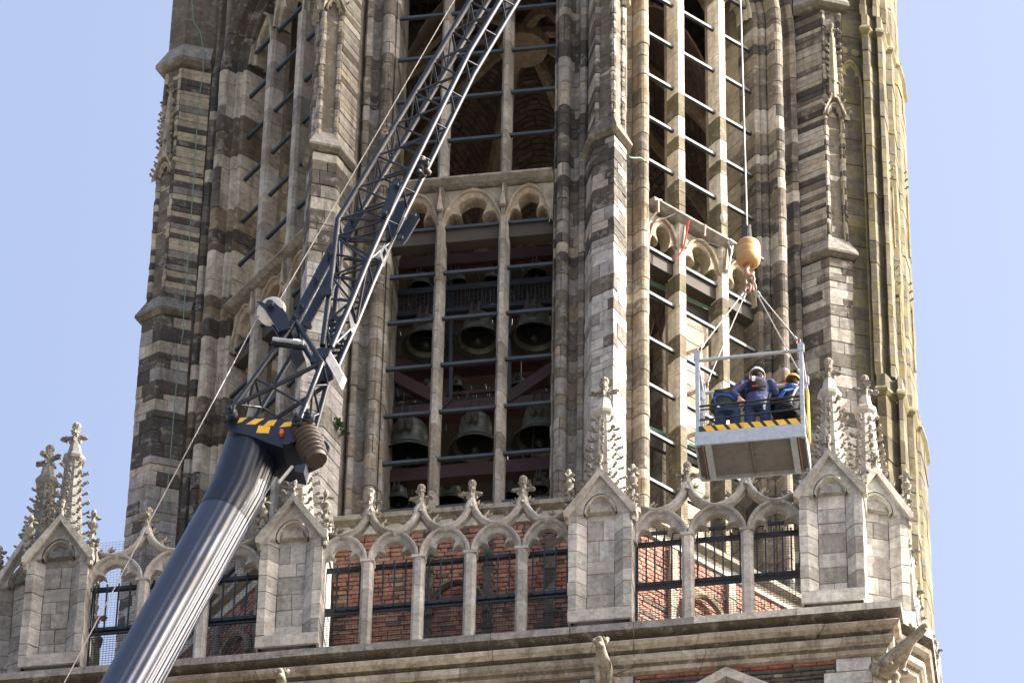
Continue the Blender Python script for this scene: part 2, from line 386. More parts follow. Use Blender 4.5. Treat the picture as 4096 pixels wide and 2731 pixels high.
for va in (-112.5, -67.5, -22.5, 22.5, 67.5, 112.5):
    seen = abs(va) < 100
    P = buttress_profile(va, False)
    par = part_empty('buttress', tower)
    k = 0
    for z0, z1 in courses(60.1, 71.28, .13, .33):
        k += 1
        # quoins wrap alternately round the two shoulders and the nose
        cuts = [[0, 1.35, 2.62, 4], [0, .55, 1.72, 3.4, 4], [0, 1.55, 2.38, 3.25, 4], [0, .7, 2.3, 4]][k % 4]
        if not seen: cuts = [0, 2, 4]
        for a, b in zip(cuts[:-1], cuts[1:]):
            pts = [lerp2(P[int(min(a, 3))], P[int(min(a, 3)) + 1], a - int(min(a, 3)))] + [P[q] for q in range(1, 4) if a + .02 < q < b - .02] + [lerp2(P[int(min(b, 3.999))], P[int(min(b, 3.999)) + 1], b - int(min(b, 3.999)))]
            MBt.shell(ring(pts, z0), ring(pts, z1), n3(pts), c_low(va, z0), jit=.006, parent=par)
    # drip ledge and sloped weathering
    r = NOSE[va]; a = math.radians(va); rr = Vector((math.sin(a), -math.cos(a), 0)); tt = Vector((math.cos(a), math.sin(a), 0))
    def bp(t, q, z): return rr * q + tt * t + Vector((0, 0, z))
    def ledge(zb, o, h, rise, wi, par, ri):
        prof = []
        for (oo, zz) in ((o - .07, zb - .05), (o, zb), (o, zb + h), (-.05, zb + h + rise)):
            w = wi + oo; rn = ri + oo * 1.41
            prof.append([bp(-w, rn - w - .5, zz), bp(-w, rn - w, zz), bp(0, rn, zz), bp(w, rn - w, zz), bp(w, rn - w - .5, zz)])
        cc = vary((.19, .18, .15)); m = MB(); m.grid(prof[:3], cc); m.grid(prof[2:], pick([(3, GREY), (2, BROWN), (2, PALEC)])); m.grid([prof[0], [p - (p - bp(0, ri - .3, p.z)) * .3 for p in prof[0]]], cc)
        return m
    ledge(71.36, .09, .05, .40, .27, par, r).build('drip_ledge', STONE, par)
    # panelled upper stage: corner shafts, sunk panels, thin courses
    U = buttress_profile(va, True)
    def shaft(p, q, s): return lerp2(p, q, s)
    for z0, z1 in courses(71.7, 77.2, .09, .17):
        for e, (i0, i1) in enumerate(((1, 2), (2, 3))):
            p, q = Vector(U[i0]), Vector(U[i1]); d = (q - p).normalized(); nn = Vector((-d.y, d.x)); L = (q - p).length
            pts = [p, p + d * .03 - nn * .018, p + d * .07, p + d * .085 + nn * .035, p + d * (L - .085) + nn * .035, p + d * (L - .07), p + d * (L - .03) - nn * .018, q]
            pts = [tuple(v) for v in pts]
            if seen and R.random() < .55:
                for seg in (pts[:4], pts[3:5], pts[4:]): MBt.shell(ring(seg, z0), ring(seg, z1), n3(seg), c_up(va, z0), jit=.006, parent=par, weight=.7)
            else: MBt.shell(ring(pts, z0), ring(pts, z1), n3(pts), c_up(va, z0), jit=.006, parent=par)
        for seg in ([U[0], U[1]], [U[3], U[4]]):
            MBt.shell(ring(seg, z0), ring(seg, z1), n3(seg), c_up(va, z0), jit=.006, parent=par)
    ledge(77.3, .12, .08, .5, .25, par, r - .05).build('drip_ledge', STONE, par)
    if seen:
        mb = MB(); zz = 77.7
        mb.prism([bp(-.2, r - .75, zz), bp(-.2, r - .35, zz), bp(0, r - .15, zz), bp(.2, r - .35, zz), bp(.2, r - .75, zz)], (0, 0, 3.2), GREY)
        mb.build('buttress_shaft', STONE, par)

# moulded jambs
def c_jamb(az, side, z):
    if az == 0 and side == 1: return pick([(3, DARK), (3, BROWN), (2, GREY), (1.2, CREAM)]) if z > 68.8 else pick([(3, OCHRE), (4, BROWN), (3, GREY)] if z > 66.3 else [(4, GREY), (3, TAN)])
    if az == 0: return pick([(6, BROWN), (2, GREY), (1, PALEC), (1.5, DBROWN)]) if z > 68.2 else pick([(3, TAN), (5, GREY), (2, (.24, .22, .17))])
    if az == 45 and side == -1: return pick([(6, TAN), (3, BROWN), (1, OCHRE), (1, CREAM)])
    if az == 45: return pick([(5, BROWN), (3, DARK), (3, TAN), (2, PALEC)])
    if az == -45 and side == -1: return pick([(5, DBROWN), (3, DARK), (3, BROWN), (2, TAN), (1.5, CREAM)])
    return pick([(4, TAN), (3, GREY), (3, BROWN)])
ARCH = {0: 76.9, 1: 76.8}
for az in (-45, 0, 45):
    for side in (-1, 1):
        prof = jamb_profile(az, side); par = part_empty('jamb', tower)
        if side == -1: prof = list(reversed(prof))
        n = len(prof)
        nin = n3(prof)
        m = [n // 2 - 2, n // 2 + 1]
        for z0, z1 in courses(63.5, ARCH[typ(az)], .19, .40):
            ch = R.random()
            if ch < .3: cut = [0, n - 1]
            elif ch < .7: cut = [0, R.choice([n // 3, n // 2, 2 * n // 3]), n - 1]
            else: cut = [0, n // 3, 2 * n // 3, n - 1]
            c0 = c_jamb(az, side, z0)
            for a, b in zip(cut[:-1], cut[1:]):
                c = c0 if R.random() < .35 else c_jamb(az, side, z0)
                if az == -45 and side == -1:
                    # outer shafts blackened, inner half banded with pale repair stone
                    mid = (a + b) / 2 / (n - 1)
                    if mid < .38: c = pick([(6, DARK), (2, DBROWN), (1, BROWN), (.6, PALEC)])
                    else: c = vary((.58, .54, .46) if math.sin(z0 * 2.9 + .6) > -.05 else R.choice([BROWN, DBROWN, TAN, BROWN]), .12)
                MJ.shell(ring(prof[a:b + 1], z0), ring(prof[a:b + 1], z1), nin[a:b + 1], c, depth=.05, c=.006, jit=.002, parent=par)
        # arch voussoirs continue the profile
        F = face(az); h = HALF[typ(az)]; g = DG[typ(az)]; zs = ARCH[typ(az)]; tc = h * .55
        am = math.acos(tc / (tc + h))
        A2 = math.radians(az); tv = Vector((math.cos(A2), math.sin(A2))); nv = Vector((math.sin(A2), -math.cos(A2)))
        loc = [(abs(Vector(p).dot(tv)) - h, Vector(p).dot(nv)) for p in prof]
        k = 9
        for q in range(k):
            rows = []
            for th in (am * q / k, am * (q + 1) / k, ):
                th = math.pi / 2 - (math.pi / 2 - th) if False else th
                rows.append([F(side * ((tc + h + u) * math.cos(th) - tc), D, zs + (tc + h + u) * math.sin(th)) for u, D in loc])
            MJ.shell(rows[0], rows[1], nin, c_jamb(az, side, 77), depth=.05, c=.006, jit=.002, parent=par, weight=.6)

# window walling: breast wall below each sill, spandrel above each arch
for az in AZS:
    mw = MB(); ml = MB()
    F = face(az); h = HALF[typ(az)] + .02; g = DG[typ(az)]; zs = 76.8; tc = h * .55
    for D0, D1, z0, z1 in ((5.42, 3.95, 55.0, ZS - .1),):
        w = 1.87 if typ(az) == 0 else 2.0
        mw.prism([F(-w, D0, z0), F(w, D0, z0), F(w * .8, D1, z0), F(-w * .8, D1, z0)], (0, 0, z1 - z0), (.18, .155, .13))
    am = math.acos(tc / (tc + h)); prev = None
    for q in range(13):
        x = -h + 2 * h * q / 12; zz = zs + math.sqrt(max(0, (tc + h) ** 2 - (abs(x) + tc) ** 2))
        if prev:
            x0, zz0 = prev
            poly = [F(x0, g + .05, zz0), F(x, g + .05, zz), F(x, g + .05, 81), F(x0, g + .05, 81)]
            ml.prism(poly, F(0, 3.95, 0) - F(0, g + .05, 0), (.27, .24, .2))
        prev = (x, zz)
    mw.build('breast_wall', MORTAR, tower); ml.build('arch_spandrel', MORTAR, tower)
# pale ashlar lining of the inner faces
for az in AZS:
    F = face(az); h = HALF[typ(az)] + .03; we = 3.95 * math.tan(math.radians(22.5))
    for s in (-1, 1):
        for z0, z1 in courses(63.4, 79.5, .26, .42):
            for u0, u1 in (((h, we),) if R.random() < .5 else ((h, (h + we) / 2), ((h + we) / 2, we))):
                a, b = (u0, u1) if s == 1 else (-u1, -u0)
                A = [F(b, 3.945, z0), F(a, 3.945, z0)]; B = [F(b, 3.945, z1), F(a, 3.945, z1)]
                nn = F(0, 1, 0)
                MI.shell(A, B, [nn, nn], pick([(3, TAN), (5, CREAM), (2, PALEC)]), depth=.03)
            # reveals
            g = DG[typ(az)]
            A = [F(s * h, 3.96, z0), F(s * h, g + .05, z0)]; B = [F(s * h, 3.96, z1), F(s * h, g + .05, z1)]
            if z1 < 77.6:
                nn = F(s, 0, 0)
                MI.shell(A, B, [nn, nn], pick([(5, CREAM), (3, TAN), (2, PALEC)]), depth=.03)

# mullions, saddle bars, transoms with tracery
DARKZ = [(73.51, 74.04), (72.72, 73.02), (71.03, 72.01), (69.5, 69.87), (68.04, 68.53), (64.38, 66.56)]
def band_courses():
    zz = sorted([ZS, 76.9] + [v for p in DARKZ for v in p]); out = []
    for a, b in zip(zz[:-1], zz[1:]): out += courses(a, b, .3, .8) if b - a > .8 else [(a, b)]
    return out
def tref(n=1):
    k = [(-1, 0), (-.99, .16), (-.95, .32), (-.86, .45), (-.72, .515), (-.56, .485), (-.43, .41), (-.36, .345), (-.41, .45), (-.50, .55), (-.53, .67), (-.47, .80), (-.35, .90), (-.18, .97), (0, 1.0)]
    return k + [(-x, z) for x, z in reversed(k[:-1])]
def outer(n, w, h, pw=1.25):
    out = []
    for i in range(n):
        u = i / (n - 1); ph = math.pi * u; x = -math.cos(ph); z = math.sin(ph) ** .92
        out.append((x * w, z * h + .10 * h * (1 - abs(x)) ** 1.3))
    return out
def arch_band(mb, F, D, tcen, zs, wo, ho, wi, hi, thick, col, cham=.05):
    """cusped arch: band between an outer arch and an inner trefoil, ridged in the middle"""
    I = tref(); O = outer(len(I), wo, ho)
    rows = []
    for (xo, zo), (xi, zi) in zip(O, I):
        xi *= wi; zi *= hi
        L = max(.02, math.hypot(xi - xo, zi - zo)); q = lambda s: (tcen + xo + (xi - xo) * s, zs + zo + (zi - zo) * s)
        a = min(.5, .030 / L); b = min(.62, .062 / L); e = max(b + .06, 1 - .03 / L)
        P = lambda s, d: F(q(s)[0], D - d, q(s)[1])
        rows.append([P(0, thick), P(0, cham), P(a * .5, .004), P(a, 0), P(b, .012), P(min(b + .04, e), cham * 1.05), P(e, cham * 1.1), P(1, cham * 1.6), P(1, thick)])
    mb.grid(rows, col, close=True)
for az in AZS:
    F = face(az); ty = typ(az); h = HALF[ty]; g = DG[ty]; mu = .50 if ty == 0 else .43
    vis = az in (-45, 0, 45)
    win = part_empty('window', tower)
    for s in (-1, 1):
        D0 = g - .16; prof = [(-.085, 0), (-.085, .12), (-.03, .27), (.03, .27), (.085, .12), (.085, 0)] if ty == 0 else [(-.09, 0), (-.09, .20), (-.062, .27), (.062, .27), (.09, .22), (.09, 0)]
        pts = [tuple((F(s * mu + u, D0 + v, 0)).xy) for u, v in prof]
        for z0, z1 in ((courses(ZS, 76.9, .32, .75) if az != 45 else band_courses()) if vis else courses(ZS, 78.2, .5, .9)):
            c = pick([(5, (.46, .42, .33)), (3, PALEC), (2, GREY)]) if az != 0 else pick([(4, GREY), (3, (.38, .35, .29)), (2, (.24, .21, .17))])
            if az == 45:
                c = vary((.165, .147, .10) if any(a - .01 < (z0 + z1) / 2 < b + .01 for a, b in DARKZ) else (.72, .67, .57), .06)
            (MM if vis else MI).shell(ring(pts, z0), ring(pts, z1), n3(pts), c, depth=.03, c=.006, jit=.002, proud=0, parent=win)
        mb = MB(); mb.prism([F(s * mu - .06, D0 - .1, ZS), F(s * mu + .06, D0 - .1, ZS), F(s * mu + .05, D0 + .2, ZS), F(s * mu - .05, D0 + .2, ZS)], (0, 0, 14.7), (.26, .23, .19))
        mb.build('mullion_core', PALE, win)
    for k in range(-2, 12):
        if k in (4,): continue
        z = ZT - k
        mb = MB(); mb.bar(F(-h - .05, g, z), F(h + .05, g, z), .055, .055)
        mb.build('saddle_bar', BARM, win)
    # transom ledge and the tracery under it
    mb = MB()
    prof = [(g - .25, ZL - .06), (g + .16, ZL - .06), (g + .26, ZL - .02), (g + .26, ZL + .02), (g + .05, ZL + .08), (g - .25, ZL + .08)]
    mb.prism([F(-h, d, z) for d, z in prof], F(h, 0, 0) - F(-h, 0, 0), GREY); mb.build('transom_ledge', STONE, win)
    mb = MB(); mb.box((0, 0, 0), (0, 0, 0))
    mb = MB(); cs = ((-h + (-mu)) / 2, 0, (h + mu) / 2)
    for c, hw in zip(cs, ((h - mu) / 2, mu, (h - mu) / 2)):
        hw2 = hw - .06
        arch_band(mb, F, g + .10, c, ZL - .98, hw2 + .05, .80, hw2 - .01, .72, .3, vary((.36, .31, .24)), .05)
        O = outer(15, hw2 + .05, .80)
        rows = [[F(c + x, g + .04, ZL - .98 + z), F(c + x * (hw / (hw2 + .05)), g + .04, ZL - .1)] for x, z in O]
        mb.grid(rows, vary((.40, .36, .29))); mb.grid([[p - F(0, .25, 0) for p in r] for r in rows], (.3, .27, .22))
    mb.build('tracery', PALE, win)
    if not vis: continue
    # hood tips on the mullions between the tracery heads
    for s in (-1, 1):
        mb = MB(); mb.prism([F(s * mu - .045, g + .12, ZL - .62), F(s * mu + .045, g + .12, ZL - .62), F(s * mu, g + .12, ZL - .12)], F(0, .06, 0), (.42, .38, .31)); mb.build('tracery_spike', PALE, win)
    # arch-head tracery
    mb = MB()
    for c, hw, zz in ((cs[0], (h - mu) / 2, 76.9), (cs[2], (h - mu) / 2, 76.9), (0, mu, 77.25)):
        arch_band(mb, F, g + .10, c, zz, hw, .95, hw - .09, .78, .32, vary((.45, .41, .33)), .07)
    mb.build('tracery', PALE, win)
    # tie beam
    mb = MB(); z = ZT - 5; mb.bar(F(-h - .05, g - .12, z - .15), F(h + .05, g - .12, z - .15), .2, .28); mb.build('tie_beam', WOOD, win)
    # sill
    mb = MB(); w = 1.86 if ty == 0 else 1.9
    prof = [(g - .3, ZS + .18), (g + .10, ZS + .16), (5.62, ZS), (5.62, ZS - .09), (5.5, ZS - .13), (5.3, ZS - .13), (g - .3, ZS - .13)]
    if ty: prof = [(d if d < 5.3 else d, z) for d, z in prof]
    k = 5
    for q in range(k):
        m2 = MB(); u0 = -w + 2 * w * q / k + .004; u1 = -w + 2 * w * (q + 1) / k - .004
        m2.prism([F(u0, d, z) for d, z in prof], F(u1, 0, 0) - F(u0, 0, 0), vary((.36, .34, .29))); m2.build('sill_stone', STONE, win)
    mb = MB(); mb.prism([F(-w + .03, 5.43, ZS - .30), F(w - .03, 5.43, ZS - .30), F(w - .03, 5.43, ZS - .13), F(-w + .03, 5.43, ZS - .13)], F(0, .07, 0), (.62, .60, .54)); mb.build('plaster_band', PALE, win)
    # brick breast wall behind the parapet
    bcol = lambda: pick([(7, (.56, .19, .10)), (3, (.42, .14, .08)), (1.3, (.15, .10, .08)), (1.4, (.56, .30, .19))])
    for q, (z0, z1) in enumerate(courses(59.9, ZS - .31, .082, .092)):
        u = -w + R.uniform(0, .1)
        while u < w - .03:
            L = R.choice([.17, .2, .2, .1, .21]); u1 = min(u + L, w)
            A = [F(u, 5.46, z0), F(u1, 5.46, z0)]; B = [F(u, 5.46, z1), F(u1, 5.46, z1)]
            MK.shell(A, B, [-F(0, 1, 0)] * 2, bcol(), depth=.05, c=.007, j=.006, jit=.004, parent=win, weight=(1.5 if az == 0 else 1.0) * (1.3 if z0 > 60.2 else .5))
            u = u1 + .001
    # dark stone strips and blind arches on the breast wall
    for c in ((-.42, .47, 1.38) if ty == 0 else (-1.1, .0, 1.1)):
        for z0, z1 in courses(60, ZS - .35, .28, .5):
            A = [F(c - .07, 5.42, z0), F(c - .07, 5.53, z0), F(c + .07, 5.53, z0), F(c + .07, 5.42, z0)]
            B = [p + Vector((0, 0, z1 - z0)) for p in A]
            MJ.shell(A, B, [F(1, 0, 0), -F(.3, .95, 0), -F(-.3, .95, 0), F(-1, 0, 0)], pick([(4, DARK), (3, DBROWN)] if ty == 0 else [(3, TAN), (3, CREAM)]), depth=.03, weight=.4, parent=win)
    mb = MB()
    for c in ((.03,) if ty == 0 else (-.55, .55)):
        for s in (-1, 1):
            pts = [F(c + s * .43 * math.cos(a), 5.56, (61.45 if ty == 0 else 61.9) + .62 * math.sin(a) ** 1.15) for a in [i * math.pi / 18 for i in range(10)]]
            mb.tube(pts, .055, 6, col=TAN if ty else DBROWN)
    mb.build('blind_arch', STONE, win)
# brick behind parapet at the octagon corners is stone (buttress); now vault
vault = part_empty('vault', tower)
APZ, SPR = 80.05, 74.6
def vz(s): return SPR + (APZ - SPR) * (1 - (s) ** 1.75)
MV = Masonry(vault, 'vault_brick', 'vault_bricks', BRICK, 300)
for az in AZS:
    F = face(az)
    for q in range(46):
        s0, s1 = 1 - q / 46, 1 - (q + 1) / 46
        D0, D1 = 3.93 * s0, 3.93 * s1
        # webs rise between ribs: wall end arches up over the window
        nb = max(2, int(3.2 * s0 / .22)); wv = D0 * math.tan(math.radians(22.5)); wv1 = D1 * math.tan(math.radians(22.5))
        for b in range(nb):
            u0, u1 = -1 + 2 * b / nb, -1 + 2 * (b + 1) / nb
            def zz(u, s): return vz(s) + (1 - u * u) * (2.6 * s ** 1.5)
            if zz((u0 + u1) / 2, s0) < 76.0 and abs((u0 + u1) / 2) < .8: continue
            A = [F(u1 * wv, D0, zz(u1, s0)), F(u0 * wv, D0, zz(u0, s0))]; B = [F(u1 * wv1, D1, zz(u1, s1)), F(u0 * wv1, D1, zz(u0, s1))]
            up = Vector((0, 0, 1)); nn = (up + F(0, .6, 0)).normalized()
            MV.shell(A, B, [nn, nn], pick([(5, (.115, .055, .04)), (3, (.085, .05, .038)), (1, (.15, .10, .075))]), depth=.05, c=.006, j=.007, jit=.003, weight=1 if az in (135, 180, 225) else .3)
MV.flush()
mb = MB()
for az in AZS:
    a = math.radians(az + 22.5); d = Vector((math.sin(a), -math.cos(a), 0))
    pts = [d * (4.25 * (1 - i / 16)) + Vector((0, 0, vz(1 - i / 16) - .10)) for i in range(17)]
    pts = [d * 4.2 + Vector((0, 0, 68.5)), d * 4.2 + Vector((0, 0, 72.5))] + pts[1:]
    m2 = MB(); m2.tube(pts, .12, 6, col=(.20, .165, .12)); m2.build('rib', PALE, vault)
mb = MB(); mb.lathe([(.10, 79.6), (.42, 79.62), (.46, 79.8), (.42, 80.0)], (0, 0, 0), n=16, col=(.28, .23, .17)); mb.build('boss', PALE, vault)
mb = MB(); mb.lathe([(5.0, 80.6), (5.4, 80.62), (5.4, 82.5), (.1, 83.2)], (0, 0, 0), n=8, col=(.1, .1, .1)); mb.build('roof_deck', MORTAR, tower)
for m in (MBt, MJ, MM, MI, MK): m.flush()
# ------------------------------------------------------------------ square stage below the parapet
stage = thing('square_tower_stage', 'square brick and stone tower stage under the moulded parapet cornice', 'tower stage', (0, 0, 0))
mb = MB(); hw = 6.5; mb.prism([(-6.3, -6.55, 0), (6.15, -6.55, 0), (6.45, -6.2, 0), (6.45, 6.2, 0), (6.15, 6.55, 0), (-6.3, 6.55, 0), (-6.6, 6.2, 0), (-6.6, -6.2, 0)], (0, 0, 59.92), (.16, .145, .12))
mb.build('core_wall', MORTAR, stage)
CPATH = [(-7.15, 6.9), (-7.15, -6.15), (-6.75, -6.55), (-6.75, -6.9), (6.6, -6.9), (6.6, -6.55), (6.98, -6.15), (6.98, 6.9)]
CPROF = [(.45, 60.06), (.0, 59.79), (.0, 59.66), (.19, 59.61), (.19, 59.545), (.07, 59.52), (.03, 59.47), (.06, 59.42), (.14, 59.385), (.21, 59.35), (.145, 59.30), (.13, 59.25), (.145, 59.195), (.19, 59.16), (.23, 59.12), (.25, 59.06), (.33, 59.05)]
def cpt(i, o, z):
    """corner i of the cornice path, moved inward by o"""
    P = [Vector(p) for p in CPATH]; a = P[max(0, i - 1)]; b = P[i]; c = P[min(len(P) - 1, i + 1)]
    d1 = (b - a) if i else (c - b); d2 = (c - b) if i < len(P) - 1 else (b - a)
    n1 = Vector((-d1.y, d1.x)).normalized(); n2 = Vector((-d2.y, d2.x)).normalized()
    n = (n1 + n2); n = n / max(.3, n.dot(n1))
    q = b + n * o; return Vector((q.x, q.y, z))
def cornice(name, i0, i1, lo, hi, cfun, mat, dark_faces=()):
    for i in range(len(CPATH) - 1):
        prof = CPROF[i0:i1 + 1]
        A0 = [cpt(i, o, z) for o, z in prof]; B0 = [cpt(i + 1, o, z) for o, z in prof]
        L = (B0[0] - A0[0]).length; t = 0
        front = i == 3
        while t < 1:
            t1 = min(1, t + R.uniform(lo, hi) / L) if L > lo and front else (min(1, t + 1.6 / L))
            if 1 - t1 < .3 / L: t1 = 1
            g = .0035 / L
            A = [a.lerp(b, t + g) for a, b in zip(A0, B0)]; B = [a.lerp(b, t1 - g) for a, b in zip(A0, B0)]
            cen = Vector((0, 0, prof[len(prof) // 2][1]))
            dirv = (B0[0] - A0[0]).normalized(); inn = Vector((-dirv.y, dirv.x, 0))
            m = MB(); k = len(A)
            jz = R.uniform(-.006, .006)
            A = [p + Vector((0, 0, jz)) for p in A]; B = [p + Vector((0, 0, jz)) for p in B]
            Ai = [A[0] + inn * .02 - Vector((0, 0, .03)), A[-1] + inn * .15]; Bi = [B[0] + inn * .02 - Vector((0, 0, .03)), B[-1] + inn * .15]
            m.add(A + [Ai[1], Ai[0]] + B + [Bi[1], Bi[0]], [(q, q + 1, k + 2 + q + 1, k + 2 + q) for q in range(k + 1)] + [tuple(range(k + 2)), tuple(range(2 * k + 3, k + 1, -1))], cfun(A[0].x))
            for q in dark_faces: m.c[q] = (.15, .135, .11)  # listed recess and underside faces get a darker colour
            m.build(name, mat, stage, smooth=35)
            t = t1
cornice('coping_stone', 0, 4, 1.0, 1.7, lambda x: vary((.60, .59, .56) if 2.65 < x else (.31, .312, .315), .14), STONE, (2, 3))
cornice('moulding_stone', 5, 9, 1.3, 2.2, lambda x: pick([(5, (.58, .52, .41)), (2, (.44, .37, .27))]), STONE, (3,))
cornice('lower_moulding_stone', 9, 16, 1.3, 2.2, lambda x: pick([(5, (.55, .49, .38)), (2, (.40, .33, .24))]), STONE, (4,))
MS = Masonry(stage, 'brick', 'bricks', BRICK, 300); MQ = Masonry(stage, 'quoin_stone', 'quoin_stones', PALE, 200)
# brick face under the cornice: dark bricks right of the gargoyle, greyer ones to the left
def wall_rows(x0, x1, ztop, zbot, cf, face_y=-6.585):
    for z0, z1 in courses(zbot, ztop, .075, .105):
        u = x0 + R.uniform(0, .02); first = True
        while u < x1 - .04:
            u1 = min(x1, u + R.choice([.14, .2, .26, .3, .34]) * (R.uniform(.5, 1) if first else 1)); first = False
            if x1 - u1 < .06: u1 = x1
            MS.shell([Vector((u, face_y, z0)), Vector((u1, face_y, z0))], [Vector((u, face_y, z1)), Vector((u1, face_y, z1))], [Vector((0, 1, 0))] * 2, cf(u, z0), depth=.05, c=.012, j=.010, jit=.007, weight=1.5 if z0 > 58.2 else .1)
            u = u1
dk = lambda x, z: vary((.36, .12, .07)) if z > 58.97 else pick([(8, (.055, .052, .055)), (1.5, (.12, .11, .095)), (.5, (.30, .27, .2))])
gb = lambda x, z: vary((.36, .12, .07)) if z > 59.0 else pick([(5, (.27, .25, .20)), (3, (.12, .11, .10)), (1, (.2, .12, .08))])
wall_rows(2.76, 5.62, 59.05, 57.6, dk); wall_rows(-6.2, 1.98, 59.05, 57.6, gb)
for (x0, x1, z0, z1, c) in ((1.99, 2.75, 58.72, 59.05, WGREY), (1.8, 2.3, 58.4, 58.715, PALEC), (2.31, 2.75, 58.4, 58.715, GREY), (5.63, 6.13, 58.80, 59.05, WGREY), (5.45, 6.13, 58.56, 58.795, WGREY), (5.95, 6.13, 58.2, 58.555, GREY), (5.35, 5.94, 58.2, 58.555, OLIVE), (4.55, 5.34, 58.3, 58.50, CREAM)):
    MQ.shell([Vector((x0, -6.59, z0)), Vector((x1, -6.59, z0))], [Vector((x0, -6.59, z1)), Vector((x1, -6.59, z1))], [Vector((0, 1, 0))] * 2, vary(c, .05), depth=.05, c=.006, proud=.006, weight=9)
for z0, z1 in courses(57.6, 59.05, .2, .3):     # canted corner and right flank
    for a, b, nn in (((6.14, -6.58), (6.48, -6.22), (-.7, .7, 0)), ((6.48, -6.2), (6.48, -5.2), (-1, 0, 0)), ((6.48, -5.2), (6.48, -4.0), (-1, 0, 0))):
        MQ.shell([Vector((*a, z0)), Vector((*b, z0))], [Vector((*a, z1)), Vector((*b, z1))], [Vector(nn).normalized()] * 2, pick([(3, PALEC), (3, WGREY), (1, TAN)]), depth=.05)
# gabled hood of the window below
mb = MB()
for s in (-1, 1):
    mb.prism([Vector((4.08, -6.70, 58.98)), Vector((4.08 + s * 1.1, -6.70, 58.30)), Vector((4.08 + s * 1.1, -6.70, 58.14)), Vector((4.08, -6.70, 58.80))], (0, .15, 0), (.50, .49, .46))
mb.build('window_hood', PALE, stage)
MS.flush(); MQ.flush()
mb = MB(); mb.box((-6.3, -6.45, 59.80), (6.2, -5.3, 59.97), (.2, .19, .17)); mb.build('gallery_floor', MORTAR, stage)

# ------------------------------------------------------------------ carved pieces shared by the parapet
def m_crocket(k=0):
    mb = MB(); mb.lump((.0, 0, .0), (.04, .022, .026), 3 + k, .3, 6, 4); mb.lump((.055, 0, .008), (.034, .036, .018), 5 + 3 * k, .6, 8, 5, 3.4); mb.lump((.092, 0, .03 - .008 * (k % 3)), (.020, .040 - .006 * (k % 2), .018), 8 + 5 * k, .65, 8, 5, 3.2)
    mb.c = [(.37, .355, .32)] * len(mb.c); return mb.mesh('crocket', CARVED, smooth=35)
def m_finial(s=1.0, v=0):
    """poppy-head finial: collar, stem, four leafy arms, bud"""
    mb = MB(); mb.lathe([(.048, -.20), (.05, -.05), (.042, .05), (.05, .14), (.044, .20), (.034, .25)], (0, 0, 0), n=8)
    for k in range(4):
        a = math.pi / 2 * k; d = Vector((math.cos(a), math.sin(a), 0)); rot = Matrix.Rotation(a, 3, 'Z')
        q = v * 17 + k; wear = 1 - .18 * ((v + k) % 3 == 0)
        mb.lump(d * .08 + Vector((0, 0, .10)), (.06, .026, .032), 2 + q, .5, 8, 6, 3.0, rot=rot)
        mb.lump(d * .142 * wear + Vector((0, 0, .088)), (.048, .044 * wear, .026), 7 + q, .75, 10, 7, 3.4, rot=rot)
        mb.lump(d * .06 + Vector((0, 0, .02)), (.03, .022, .05), 12 + q, .5, 6, 4, rot=rot)
    mb.lathe([(.034, .24), (.058, .27), (.066, .31), (.05, .345), (.015, .365)], (0, 0, 0), n=8)
    mb.lump((0, 0, .21), (.05, .05, .06), 4 + v, .55, 9, 7, 3.0)
    mb.v = [tuple(Vector(v) * s) for v in mb.v]
    mb.c = [(.36, .345, .31)] * len(mb.c); return mb.mesh('finial', CARVED, smooth=32)
CROCKS = [m_crocket(k) for k in range(6)]; FINV = [m_finial(1.0, k) for k in range(5)]; FINSV = [m_finial(.62, k) for k in range(5)]
def m_corner():
    """small corner pinnacle with a twisted leafy shaft"""
    mb = MB(); mb.lathe([(.05, -.32), (.055, -.15), (.05, -.1), (.065, .0), (.035, .06), (.032, .42)], (0, 0, 0), n=8)
    for k in range(8):
        a = k * 1.9; d = Vector((math.cos(a), math.sin(a), 0)); mb.lump(d * .055 + Vector((0, 0, .02 + .055 * k)), (.04, .04, .03), k, .4, 6, 4)
    mb.lathe([(.035, .42), (.07, .47), (.08, .5), (.045, .55), (.035, .6)], (0, 0, 0), n=10)
    for k in range(4):
        a = math.pi / 2 * k; d = Vector((math.cos(a), math.sin(a), 0)); mb.lump(d * .075 + Vector((0, 0, .66)), (.05, .03, .025), k + 3, .4, 6, 4, rot=Matrix.Rotation(a, 3, 'Z'))
    mb.lathe([(.03, .6), (.035, .7), (.045, .76), (.03, .8), (.01, .82)], (0, 0, 0), n=8)
    mb.c = [(.34, .325, .29)] * len(mb.c); return mb.mesh('corner_pinnacle', CARVED, smooth=35)
CORN = m_corner()
def rotm(loc, dirv, roll=0.0, s=1.0):
    """matrix placing a crocket that grows along dirv"""
    x = Vector(dirv).normalized(); z = Vector((0, 0, 1)); z = (z - x * z.dot(x)).normalized(); y = z.cross(x)
    M = Matrix((x, y, z)).transposed().to_4x4(); return Matrix.Translation(loc) @ M @ Matrix.Scale(s, 4)

